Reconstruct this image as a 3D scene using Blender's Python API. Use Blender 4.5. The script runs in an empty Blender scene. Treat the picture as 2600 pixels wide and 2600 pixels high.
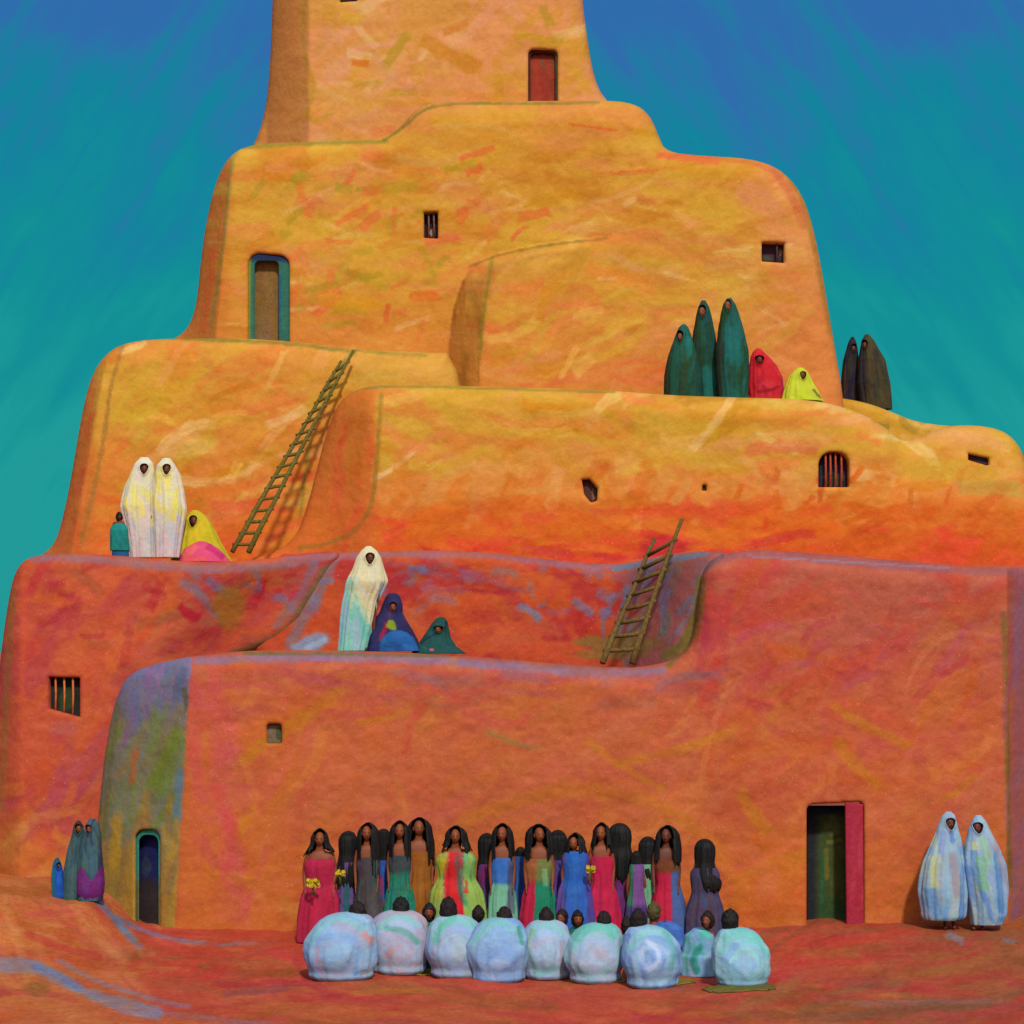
import bpy, bmesh, math, random
import numpy as np
from mathutils import Vector

random.seed(7)
S = bpy.context.scene
COL = S.collection
R = math.radians

# ------------------------------------------------------------------ measures
# Wall drawings are written in drawing units (180 units = 1 m at the front wall);
# every surface gets its own real distance.
D0, U, VX, VY, EYE = 31.0, 180.0, 1300.0, 1650.0, 3.94
def kk(Y): return (D0 + Y) / D0 / U
def at(px, py, Y):
    k = (D0 + Y) / D0 / U
    return ((px - VX) * k, Y, EYE + (VY - py) * k)

def lin(c):
    c = np.asarray(c, float) / 255.0
    return np.where(c <= 0.04045, c / 12.92, ((c + 0.055) / 1.055) ** 2.4)

EF = np.array([1.50, 1.48, 1.40])          # light reaching a front wall, used to turn seen colours into pigments
def alb(c): return np.clip(lin(c) / EF, 0.008, 0.85)

# ------------------------------------------------------------------ noise
_T = [np.random.RandomState(100 + i).rand(257, 257) for i in range(8)]
def vnoise(x, y, seed=0):
    t = _T[seed % 8]
    x = np.asarray(x, float) + seed * 17.31; y = np.asarray(y, float) + seed * 9.77
    xi = np.floor(x).astype(int); yi = np.floor(y).astype(int)
    fx = x - xi; fy = y - yi
    fx = fx * fx * (3 - 2 * fx); fy = fy * fy * (3 - 2 * fy)
    a = t[xi % 256, yi % 256]; b = t[(xi + 1) % 256, yi % 256]
    c = t[xi % 256, (yi + 1) % 256]; d = t[(xi + 1) % 256, (yi + 1) % 256]
    return (a * (1 - fx) + b * fx) * (1 - fy) + (c * (1 - fx) + d * fx) * fy
def fbm(x, y, seed=0, o=4):
    s = 0; a = 0.5; n = 0
    for i in range(o):
        s = s + a * vnoise(x * 2 ** i, y * 2 ** i, seed + i); n += a; a *= 0.5
    return s / n
def sst(a, b, x):
    t = np.clip((x - a) / (b - a), 0, 1); return t * t * (3 - 2 * t)

# ------------------------------------------------------------------ pigment painter
class Painter:
    def __init__(self, px, py, base, seed=1):
        self.x = np.asarray(px, float); self.y = np.asarray(py, float)
        self.c = np.tile(np.asarray(base, float), (len(self.x), 1))
        self.rs = np.random.RandomState(seed); self.seed = seed
    def mix(self, m, col):
        m = np.clip(m, 0, 1)[:, None]
        self.c = self.c * (1 - m) + np.asarray(col, float) * m
        return self
    def band(self, y0, y1, col, a=1.0, wob=30, f=120):
        # blend to col from y0 (none) to y1 (full), ragged edge
        n = (fbm(self.x / f, self.y / f, self.seed + 3) - .5) * 2 * wob
        return self.mix(a * sst(0, 1, (self.y + n - y0) / (y1 - y0)), col)
    def bandx(self, x0, x1, col, a=1.0, wob=20, f=90):
        n = (fbm(self.x / f, self.y / f, self.seed + 5) - .5) * 2 * wob
        return self.mix(a * sst(0, 1, (self.x + n - x0) / (x1 - x0)), col)
    def patch(self, cx, cy, rx, ry, col, a=.8, wob=.5):
        n = (fbm(self.x / max(rx, 8) * 1.7, self.y / max(ry, 8) * 1.7, self.seed + 2) - .5) * 2 * wob
        d = np.sqrt(((self.x - cx) / rx) ** 2 + ((self.y - cy) / ry) ** 2) + n
        return self.mix(a * (1 - sst(.6, 1.05, d)), col)
    def cloud(self, f, fy, lo, hi, col, a=.7, seed=0, rot=0):
        c, s = math.cos(rot), math.sin(rot)
        u = self.x * c + self.y * s; v = -self.x * s + self.y * c
        n = fbm(u / f, v / fy, self.seed + seed)
        return self.mix(a * sst(lo, hi, n), col)
    def stroke(self, x0, y0, x1, y1, w, col, a=.8, bend=0.0, dry=.4):
        dx, dy = x1 - x0, y1 - y0; L = math.hypot(dx, dy) or 1.0
        m = w + abs(bend) + 4
        s = np.nonzero((self.x > min(x0, x1) - m) & (self.x < max(x0, x1) + m) & (self.y > min(y0, y1) - m) & (self.y < max(y0, y1) + m))[0]
        if not len(s): return self
        ux, uy = dx / L, dy / L
        X = self.x[s] - x0; Y = self.y[s] - y0
        u = (X * ux + Y * uy) / L
        v = -X * uy + Y * ux - bend * 4 * u * (1 - u)
        ww = max(w, 6.0)
        n = vnoise(self.x[s] / (ww * .6), self.y[s] / (ww * .6), self.seed + 4) - .5
        ac = 1 - sst(.32 * w, .56 * w, np.abs(v) + n * w * .3)
        al = sst(-.02, .1, u + n * .1) * (1 - sst(.86, 1.02, u + n * .22))
        br = 1 - dry * vnoise(u * L / 70.0, v / max(w * .09, 3.0) + x0 * .37, self.seed + 6)
        al = (ac * al * br * a)[:, None]
        self.c[s] = self.c[s] * (1 - al) + np.asarray(col, float) * al
        return self
    def path(self, pts, w, col, a=.8, dry=.4):
        # continuous polyline stroke
        pts = np.asarray(smooth_open(pts, 2)); best = np.full(len(self.x), 1e9)
        for i in range(len(pts) - 1):
            ax, ay = pts[i]; bx, by = pts[i + 1]
            ex, ey = bx - ax, by - ay
            t = np.clip(((self.x - ax) * ex + (self.y - ay) * ey) / (ex * ex + ey * ey + 1e-9), 0, 1)
            best = np.minimum(best, np.hypot(self.x - ax - t * ex, self.y - ay - t * ey))
        n = fbm(self.x / (w * 1.1 + 6), self.y / (w * 1.1 + 6), self.seed + 4) - .5
        m = 1 - sst(.25 * w, .6 * w, best + n * w * .5)
        m *= 1 - dry * vnoise(self.x / 26, self.y / 7, self.seed + 6)
        return self.mix(m * a, col)
    def scatter(self, n, box, pal, ang=0, sd=20, L=(60, 200), w=(14, 40), a=(.35, .8), bend=.08, dry=.45):
        rs = self.rs
        for i in range(n):
            x = rs.uniform(box[0], box[2]); y = rs.uniform(box[1], box[3])
            g = R(ang + rs.normal() * sd); l = rs.uniform(*L); ww = rs.uniform(*w)
            c = np.asarray(pal[rs.randint(len(pal))], float) + rs.normal(size=3) * 5
            dx, dy = math.cos(g) * l / 2, math.sin(g) * l / 2
            self.stroke(x - dx, y - dy, x + dx, y + dy, ww, c, rs.uniform(*a), rs.normal() * l * bend, dry)
        return self
    def grain(self, amt=10):
        n = vnoise(self.x / 9, self.y / 6, self.seed) - .5
        m = vnoise(self.x / 55, self.y / 17, self.seed + 1) - .5
        self.c = self.c + (n * amt + m * amt)[:, None]
        return self
    def rgba(self):
        a = alb(np.clip(self.c, 4, 252))
        return np.concatenate([a, np.ones((len(a), 1))], 1)

# ------------------------------------------------------------------ materials
def new_mat(name):
    m = bpy.data.materials.new(name); m.use_nodes = True
    nt = m.node_tree; b = nt.nodes['Principled BSDF']
    return m, nt, b
def pigment_mat(name, rough=.92, spec=.15, grain=60, gamt=.10, bump=((9, .5, .03), (55, .35, .006)), speck=.0):
    m, nt, b = new_mat(name); N = nt.nodes; Lk = nt.links
    at_ = N.new('ShaderNodeAttribute'); at_.attribute_name = 'Col'
    tc = N.new('ShaderNodeTexCoord')
    nz = N.new('ShaderNodeTexNoise'); nz.inputs['Scale'].default_value = grain; nz.inputs['Detail'].default_value = 5
    Lk.new(tc.outputs['Object'], nz.inputs['Vector'])
    mr = N.new('ShaderNodeMapRange'); mr.inputs[1].default_value = .3; mr.inputs[2].default_value = .7
    mr.inputs[3].default_value = 1 - gamt; mr.inputs[4].default_value = 1 + gamt
    Lk.new(nz.outputs['Fac'], mr.inputs[0])
    mx = N.new('ShaderNodeMix'); mx.data_type = 'RGBA'; mx.blend_type = 'MULTIPLY'; mx.inputs[0].default_value = 1
    Lk.new(at_.outputs['Color'], mx.inputs[6]); Lk.new(mr.outputs[0], mx.inputs[7])
    out = mx.outputs[2]
    if speck > 0:
        n2 = N.new('ShaderNodeTexNoise'); n2.inputs['Scale'].default_value = 42; n2.inputs['Detail'].default_value = 3
        Lk.new(tc.outputs['Object'], n2.inputs['Vector'])
        r2 = N.new('ShaderNodeMapRange'); r2.inputs[1].default_value = .66; r2.inputs[2].default_value = .76
        r2.inputs[3].default_value = 0; r2.inputs[4].default_value = speck
        Lk.new(n2.outputs['Fac'], r2.inputs[0])
        m2 = N.new('ShaderNodeMix'); m2.data_type = 'RGBA'
        Lk.new(r2.outputs[0], m2.inputs[0]); Lk.new(out, m2.inputs[6]); m2.inputs[7].default_value = (.62, .46, .28, 1)
        out = m2.outputs[2]
    Lk.new(out, b.inputs['Base Color'])
    b.inputs['Roughness'].default_value = rough; b.inputs['Specular IOR Level'].default_value = spec
    prev = None
    for sc, st, dist in bump:
        n3 = N.new('ShaderNodeTexNoise'); n3.inputs['Scale'].default_value = sc; n3.inputs['Detail'].default_value = 4
        Lk.new(tc.outputs['Object'], n3.inputs['Vector'])
        bp = N.new('ShaderNodeBump'); bp.inputs['Strength'].default_value = st; bp.inputs['Distance'].default_value = dist
        Lk.new(n3.outputs['Fac'], bp.inputs['Height'])
        if prev: Lk.new(prev.outputs[0], bp.inputs['Normal'])
        prev = bp
    if prev: Lk.new(prev.outputs[0], b.inputs['Normal'])
    return m
ADOBE = pigment_mat('adobe_plaster', speck=.35)
EARTH = pigment_mat('packed_earth', grain=22, gamt=.16, bump=((5, .5, .05), (40, .5, .012)), speck=.25)
CLOTH = pigment_mat('woven_cloth', rough=.85, grain=90, gamt=.12, bump=((14, .45, .02), (120, .35, .004)))
WOOD = pigment_mat('painted_wood', rough=.75, grain=40, gamt=.18, bump=((30, .5, .008),))
def plain(name, col, rough=.7, spec=.3, scale=30, var=.25, bump=0):
    m, nt, b = new_mat(name); N = nt.nodes; Lk = nt.links
    tc = N.new('ShaderNodeTexCoord'); nz = N.new('ShaderNodeTexNoise'); nz.inputs['Scale'].default_value = scale; nz.inputs['Detail'].default_value = 4
    Lk.new(tc.outputs['Object'], nz.inputs['Vector'])
    cr = N.new('ShaderNodeValToRGB'); a = alb(col)
    cr.color_ramp.elements[0].position = .3; cr.color_ramp.elements[1].position = .7
    cr.color_ramp.elements[0].color = (*np.clip(a * (1 - var), 0.002, .9), 1); cr.color_ramp.elements[1].color = (*np.clip(a * (1 + var), 0.002, .9), 1)
    Lk.new(nz.outputs['Fac'], cr.inputs[0]); Lk.new(cr.outputs[0], b.inputs['Base Color'])
    b.inputs['Roughness'].default_value = rough; b.inputs['Specular IOR Level'].default_value = spec
    if bump:
        bp = N.new('ShaderNodeBump'); bp.inputs['Strength'].default_value = bump; bp.inputs['Distance'].default_value = .01
        Lk.new(nz.outputs['Fac'], bp.inputs['Height']); Lk.new(bp.outputs[0], b.inputs['Normal'])
    return m
SKIN = plain('skin', (136, 68, 32), .6, .3, 12, .12)
SKIND = plain('skin_deep', (104, 50, 30), .6, .3, 12, .12)
EYE_M = plain('eye', (45, 28, 22), .3, .5, 10, .1)
LIP = plain('lip', (105, 45, 35), .5, .4, 20, .1)
HAIR = plain('black_hair', (21, 17, 26), .65, .14, 45, .45, .6)
HAIRB = plain('brown_black_hair', (38, 22, 22), .7, .14, 45, .4, .6)
DARK = plain('dark_inside', (30, 28, 34), .95, .05, 6, .3)
POLE = plain('grey_pole_wood', (108, 96, 40), .85, .1, 25, .35, .5)
POLE2 = plain('brown_pole_wood', (112, 88, 44), .85, .1, 25, .35, .5)
YEL = plain('yellow_petals', (205, 180, 20), .7, .2, 60, .25)
STEM = plain('green_stem', (70, 100, 40), .7, .2, 30, .2)
STONE = plain('dark_stone', (90, 60, 45), .9, .1, 15, .35, .6)

# ------------------------------------------------------------------ object helpers
def tag(o, label=None, cat=None, group=None, kind=None):
    if label: o['label'] = label
    if cat: o['category'] = cat
    if group: o['group'] = group
    if kind: o['kind'] = kind
    return o
def link(name, me, mats, parent=None, loc=None):
    o = bpy.data.objects.new(name, me); COL.objects.link(o)
    if me is not None:
        for m in (mats if isinstance(mats, (list, tuple)) else [mats]): me.materials.append(m)
    if parent: o.parent = parent
    if loc is not None: o.location = loc
    return o
def mk_mesh(name, V, F, rgba=None, smooth=True):
    me = bpy.data.meshes.new(name)
    me.from_pydata(np.asarray(V).tolist(), [], [list(map(int, f)) for f in F])
    me.polygons.foreach_set('use_smooth', [smooth] * len(me.polygons))
    if rgba is not None:
        ca = me.color_attributes.new('Col', 'FLOAT_COLOR', 'POINT')
        ca.data.foreach_set('color', np.asarray(rgba, np.float32).ravel())
    me.update()
    return me

def chaikin(p, n=2):
    p = np.asarray(p, float)
    for _ in range(n):
        q = np.roll(p, -1, 0)
        p = np.stack([.75 * p + .25 * q, .25 * p + .75 * q], 1).reshape(-1, 2)
    return p
def smooth_open(p, n=2):
    p = np.asarray(p, float)
    for _ in range(n):
        a, b = p[:-1], p[1:]
        q = np.stack([.75 * a + .25 * b, .25 * a + .75 * b], 1).reshape(-1, 2)
        p = np.concatenate([p[:1], q, p[-1:]])
    return p
def sdist(px, py, poly):
    """signed distance (+ inside) and nearest point on polygon"""
    P = np.asarray(poly, float); Q = np.roll(P, -1, 0)
    best = np.full(len(px), 1e18); nx = np.zeros(len(px)); ny = np.zeros(len(px)); ins = np.zeros(len(px), bool)
    for (ax, ay), (bx, by) in zip(P, Q):
        ex, ey = bx - ax, by - ay; l2 = ex * ex + ey * ey
        if l2 < 1e-9: continue
        t = np.clip(((px - ax) * ex + (py - ay) * ey) / l2, 0, 1)
        qx = ax + t * ex; qy = ay + t * ey
        d = (px - qx) ** 2 + (py - qy) ** 2
        m = d < best
        best = np.where(m, d, best); nx = np.where(m, qx, nx); ny = np.where(m, qy, ny)
        c = (ay > py) != (by > py)
        with np.errstate(divide='ignore', invalid='ignore'):
            xi = ex * (py - ay) / (ey if abs(ey) > 1e-12 else 1e-12) + ax
        ins ^= c & (px < xi)
    d = np.sqrt(best)
    return np.where(ins, d, -d), nx, ny

def sheet(outer, holes, yf, Rpx=60, Rm=.35, back=None, thick=None, hdepth=.3, h=4.5, lump=.035, hb=.03, seed=1):
    """A solid mass with the given front outline: gridded front, rounded rim, sides run straight back."""
    outer = np.asarray(outer, float)
    x0, y0 = outer.min(0); x1, y1 = outer.max(0)
    nx_ = int((x1 - x0) / h) + 3; ny_ = int((y1 - y0) / h) + 3
    gx, gy = np.meshgrid(x0 - h + np.arange(nx_) * h, y0 - h + np.arange(ny_) * h)
    cx = (gx[:-1, :-1] + h / 2).ravel(); cy = (gy[:-1, :-1] + h / 2).ravel()
    polys = [outer] + [np.asarray(q, float) for q in holes]
    keep = sdist(cx, cy, polys[0])[0] > 0
    for q in polys[1:]: keep &= sdist(cx, cy, q)[0] < 0
    idx = np.arange(nx_ * ny_).reshape(ny_, nx_)
    a = idx[1:, :-1].ravel(); b = idx[1:, 1:].ravel(); c = idx[:-1, 1:].ravel(); d = idx[:-1, :-1].ravel()
    F = np.stack([a, b, c, d], 1)[keep]
    used, inv = np.unique(F, return_inverse=True); F = inv.reshape(-1, 4)
    px = gx.ravel()[used].copy(); py = gy.ravel()[used].copy()
    E = np.concatenate([F[:, [0, 1]], F[:, [1, 2]], F[:, [2, 3]], F[:, [3, 0]]])
    key = np.sort(E, 1); k1 = key[:, 0].astype(np.int64) * (len(px) + 1) + key[:, 1]
    _, first, cnt = np.unique(k1, return_index=True, return_counts=True)
    BE = E[first[cnt == 1]]
    bv = np.unique(BE)
    dist = []; NX = []; NY = []
    for q in polys:
        s, qx, qy = sdist(px[bv], py[bv], q); dist.append(np.abs(s)); NX.append(qx); NY.append(qy)
    which = np.argmin(np.array(dist), 0)
    px[bv] = np.array(NX)[which, np.arange(len(bv))]; py[bv] = np.array(NY)[which, np.arange(len(bv))]
    so = np.maximum(sdist(px, py, polys[0])[0], 0)
    t = np.clip(so / Rpx, 0, 1)
    Y = yf(px, py) + Rm * (1 - np.sqrt(np.clip(1 - (1 - t) ** 2, 0, 1)))
    Y = Y + lump * (fbm(px / 150, py / 150, seed, 3) - .5) * 2 + lump * .45 * (fbm(px / 34, py / 34, seed + 3, 3) - .5) * 2
    for q in polys[1:]:
        s = np.maximum(-sdist(px, py, q)[0], 0); t = np.clip(s / 9, 0, 1)
        Y = Y + hb * (1 - np.sqrt(np.clip(1 - (1 - t) ** 2, 0, 1)))
    k = (D0 + Y) / D0 / U
    V = np.stack([(px - VX) * k, Y, EYE + (VY - py) * k], 1)
    wm = np.zeros(len(px), int); wm[bv] = which
    remap = np.full(len(px), -1); remap[bv] = len(px) + np.arange(len(bv))
    Bk = V[bv].copy()
    isout = which == 0
    Bk[:, 1] = np.where(isout, back if back is not None else Bk[:, 1] + (thick or .05), Bk[:, 1] + hdepth)
    Ee = np.stack([BE[:, 1], BE[:, 0], remap[BE[:, 0]], remap[BE[:, 1]]], 1)
    V = np.concatenate([V, Bk]); F = np.concatenate([F, Ee])
    return V, F, np.concatenate([px, px[bv]]), np.concatenate([py, py[bv]])

# ------------------------------------------------------------------ colours used on walls
OCH = (212, 150, 48); YOC = (216, 164, 52); PEA = (220, 146, 82); ORA = (216, 118, 48); DOR = (206, 108, 24)
OLV = (172, 142, 26); RED = (218, 84, 44); CRI = (178, 44, 56); LIL = (146, 100, 122); BLU = (98, 128, 186)
GRN = (112, 118, 44); TER = (198, 86, 50); PNK = (202, 88, 82); BRN = (168, 98, 34)

pueblo = tag(bpy.data.objects.new('adobe_pueblo', None), 'terraced adobe pueblo in red, orange and ochre tiers rising to a tower', 'building')
COL.objects.link(pueblo)

def wall(outer, holes, yf, back, paint, label, base, ch=2, seed=1, **kw):
    V, F, px, py = sheet(chaikin(outer, ch), holes, yf, back=back, seed=seed, **kw)
    P = Painter(px, py, base, seed); paint(P); P.grain()
    if seed >= 8: P.c = P.c * np.array([.985, 1.03, .93])
    o = link('wall', mk_mesh('wall', V, F, P.rgba()), ADOBE, pueblo)
    o['label'] = label
    return o
def panel(name, poly, holes, yf, thick, paint, base, mat, parent, h=2.5, seed=3, Rpx=5, Rm=.01, lump=.0, label=None, hdepth=.05):
    V, F, px, py = sheet(poly, holes, yf, thick=thick, h=h, seed=seed, Rpx=Rpx, Rm=Rm, lump=lump, hdepth=hdepth, hb=.005)
    P = Painter(px, py, base, seed)
    if paint: paint(P)
    P.grain(8)
    o = link(name, mk_mesh(name, V, F, P.rgba()), mat, parent)
    if label: o['label'] = label
    return o
def rect(x0, y0, x1, y1, sk=0, skb=0): return [(x0, y0), (x1, y0 + sk), (x1, y1 + skb), (x0, y1)]
def rr(x0, y0, x1, y1, r, sk=0, skb=0):
    """rounded doorway / window outline"""
    o = []
    for (cx, cy, a0) in ((x1 - r, y0 + r + sk, -90),):
        for a in range(a0, a0 + 91, 15): o.append((cx + r * math.cos(R(a)), cy + r * math.sin(R(a))))
    o += [(x1, y1 + skb), (x0, y1)]
    for a in range(180, 271, 15): o.append((x0 + r + r * math.cos(R(a)), y0 + r + r * math.sin(R(a))))
    return o

def tube(pts, rad, seg=8, jitter=0.0, seed=0):
    pts = [Vector(p) for p in pts]; rs = random.Random(seed); V = []; F = []
    for i, p in enumerate(pts):
        d = (pts[min(i + 1, len(pts) - 1)] - pts[max(i - 1, 0)]).normalized()
        u = d.cross(Vector((0.13, -1, 0.21))).normalized(); w = d.cross(u).normalized()
        r = (rad[i] if isinstance(rad, (list, tuple)) else rad) * (1 + rs.uniform(-jitter, jitter))
        for s in range(seg):
            a = 2 * math.pi * s / seg
            V.append(tuple(p + u * (r * math.cos(a)) + w * (r * math.sin(a))))
    n = len(pts)
    for i in range(n - 1):
        for s in range(seg):
            F.append((i * seg + s, i * seg + (s + 1) % seg, (i + 1) * seg + (s + 1) % seg, (i + 1) * seg + s))
    F.append(tuple(range(seg))[::-1]); F.append(tuple((n - 1) * seg + s for s in range(seg)))
    return V, F

def window(poly, yf, off, label, bars=(), barcol=(150, 80, 40), back=(34, 30, 42), paint=None, hbar=None):
    w = panel('window', [(VX + (x - VX), y) for x, y in poly], [], lambda x, y: yf(x, y) + off, .04, paint, back, WOOD, pueblo, label=label, h=2.2)
    ys = [p[1] for p in poly]
    bm = plain('window_bar_paint', barcol, .8, .1, 20, .25)
    for bx, by0, by1 in bars:
        yy = float(yf(np.array([bx]), np.array([(by0 + by1) / 2]))[0]) + off * .5
        V, F = tube([at(bx, by0, yy), at(bx + 1, (by0 + by1) / 2, yy), at(bx, by1, yy)], .016, 8)
        link('window_bar', mk_mesh('window_bar', V, F), bm, w)
    return w

# ------------------------------------------------------------------ depth of each wall
def yc(v): return lambda x, y: np.full(np.shape(x), float(v))
def y_front(x, y):
    x = np.asarray(x, float)
    u = np.clip((482 - (np.asarray(y, float) - 1690) * .062 - x) / 195.0, -3, 1.3)
    l = 1.12 * .5 * (u + np.sqrt(u * u + .006))
    r = 2.2 * np.clip((x - 2556) / 90.0, 0, 3)
    return l + r + .0004 * (2400 - np.asarray(y, float)) * .3
def y_recess(x, y):
    x = np.asarray(x, float); return 2.5 - 1.9 * sst(1520, 1800, x + (np.asarray(y) - 1550) * .25)
def y_t1l(x, y): return 1.75 + .0002 * (2400 - np.asarray(y, float)) + .5 * sst(60, -40, np.asarray(x, float)) + .52 * sst(560, 840, np.asarray(x, float) + (np.asarray(y, float) - 1400) * .8) * sst(1800, 1640, np.asarray(y, float))
def y_t2l(x, y):
    x = np.asarray(x, float); y = np.asarray(y, float)
    edge = 245 - (y - 1050) * .18
    return 4.45 + .9 * np.clip((edge - x) / 90, 0, 1.2) + .0003 * (1400 - y)
def y_t2r(x, y):
    x = np.asarray(x, float); y = np.asarray(y, float)
    return 3.4 + .55 * sst(970, 800, x) + .0003 * (1400 - y) + .25 * sst(2240, 2300, x) * sst(1300, 1100, y)
BULGE = chaikin([(1128, 1100), (1134, 950), (1148, 800), (1172, 712), (1215, 662), (1300, 634), (1420, 614), (1560, 600), (1700, 592), (1900, 590), (1900, 1100)], 2)
def bulge_left(y): return np.interp(y, [560, 640, 662, 712, 800, 950, 1100], [1300, 1270, 1222, 1176, 1150, 1136, 1130])
def y_t3(x, y):
    x = np.asarray(x, float); y = np.asarray(y, float)
    edge = 590 - (y - 400) * .09
    sd = np.zeros(np.shape(x)); m = (np.asarray(x) > 1100) & (y > 560)
    if np.any(m): sd[m] = np.maximum(sdist(x[m], y[m], BULGE)[0], 0)
    t = np.clip(sd / 24, 0, 1); side = sst(0, 1, (x - bulge_left(y)) / 92)
    bulge = np.sqrt(1 - (1 - t) ** 2) * (.22 + .5 * side) * (1 - sst(1330, 1640, x - (y - 780) * .1))
    return 5.6 - bulge + .8 * np.clip((edge - x) / 70, 0, 1.3) + .0003 * (1000 - y)
def y_tow(x, y):
    x = np.asarray(x, float); y = np.asarray(y, float)
    return 8.4 + .7 * np.clip((785 - x) / 90, 0, 1.2) + .0004 * (400 - y)

# openings
H_TWIN = rect(862, -60, 908, 6, 0, -3)
H_TDOOR = rr(1341, 124, 1416, 264, 14, 2)
H_3WIN = rect(1076, 539, 1112, 604, -2, 2)
H_3WIN2 = rect(1934, 614, 1992, 664, 3, 4)
H_3DOOR = rr(630, 643, 735, 900, 28, 4)
H_2ARCH = rr(2078, 1147, 2156, 1237, 34)
H_2WIN = [(1477, 1218), (1497, 1216), (1518, 1240), (1516, 1272), (1500, 1276), (1484, 1256)]
H_2VENT = rr(1783, 1231, 1794, 1246, 5)
H_2SLIT = rect(2458, 1151, 2512, 1168, 12, 16)
H_LWIN = rect(124, 1719, 203, 1800, 2, 22)
H_NICHE = rr(677, 1838, 715, 1888, 8)
H_LDOOR = rr(343, 2106, 406, 2420, 24)
H_RDOOR = rr(2048, 2042, 2194, 2420, 16, -6)

# ------------------------------------------------------------------ the tiers
def p_tower(P):
    P.cloud(220, 160, .42, .62, (222, 156, 100), .8, 1).cloud(150, 110, .52, .66, (212, 150, 58), .7, 3)
    P.bandx(800, 740, (206, 134, 62), .9, 12)  # left face of the tower: shade painted in as a browner tone
    P.scatter(70, (800, -60, 1500, 330), [(222, 156, 104), (214, 152, 62), (226, 160, 96), (212, 140, 66), (206, 146, 40)], -20, 45, (40, 140), (18, 50), (.3, .7))
    P.scatter(40, (800, -60, 1500, 340), [(232, 178, 128), (230, 164, 96), (206, 146, 36), (226, 150, 112), (236, 200, 150)], -25, 45, (40, 130), (14, 40), (.4, .8), .1, .6)
    P.scatter(22, (800, 240, 1520, 360), [(208, 146, 42), (216, 132, 58), (214, 148, 70)], 0, 14, (80, 240), (16, 36), (.4, .8))
    P.path([(775, -60), (770, 60), (772, 150), (798, 205), (792, 260), (775, 290), (800, 312), (850, 285)], 13, (184, 142, 38), .75)
    P.stroke(1040, 80, 975, 170, 26, OLV, .8); P.stroke(1062, 95, 1220, 180, 46, (202, 128, 32), .9); P.stroke(1120, 85, 1195, 55, 22, (206, 124, 44), .8)
    P.stroke(890, 160, 946, 160, 20, (208, 104, 24), .85); P.stroke(1375, 10, 1400, 70, 22, OLV, .7)
    P.stroke(1310, 92, 1430, 108, 18, (190, 146, 24), .8, -4); P.stroke(1350, 112, 1435, 112, 18, (190, 146, 24), .7); P.stroke(1445, 160, 1500, 240, 24, (206, 152, 40), .8)
    P.stroke(895, 214, 975, 212, 20, OLV, .5); P.stroke(985, 238, 1060, 232, 22, OLV, .5); P.stroke(860, 40, 930, 55, 34, (218, 166, 48), .8)
    P.stroke(1260, -30, 1330, 60, 40, (226, 152, 110), .7); P.stroke(1265, 140, 1268, 260, 26, (202, 144, 30), .6)
    P.stroke(1492, 60, 1535, 250, 16, (170, 128, 70), .7); P.stroke(940, 345, 1010, 320, 30, (222, 118, 52), .6)
wall([(560, 520), (600, 430), (640, 378), (665, 318), (680, 240), (688, 120), (692, 0), (700, -190), (780, -300), (1390, -300), (1465, -190), (1478, 0), (1490, 90), (1504, 180), (1522, 232), (1552, 268), (1590, 330), (1600, 520)],
     [H_TWIN, H_TDOOR], y_tow, 16, p_tower, 'peach and ochre tower at the top', PEA, seed=2)

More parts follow.
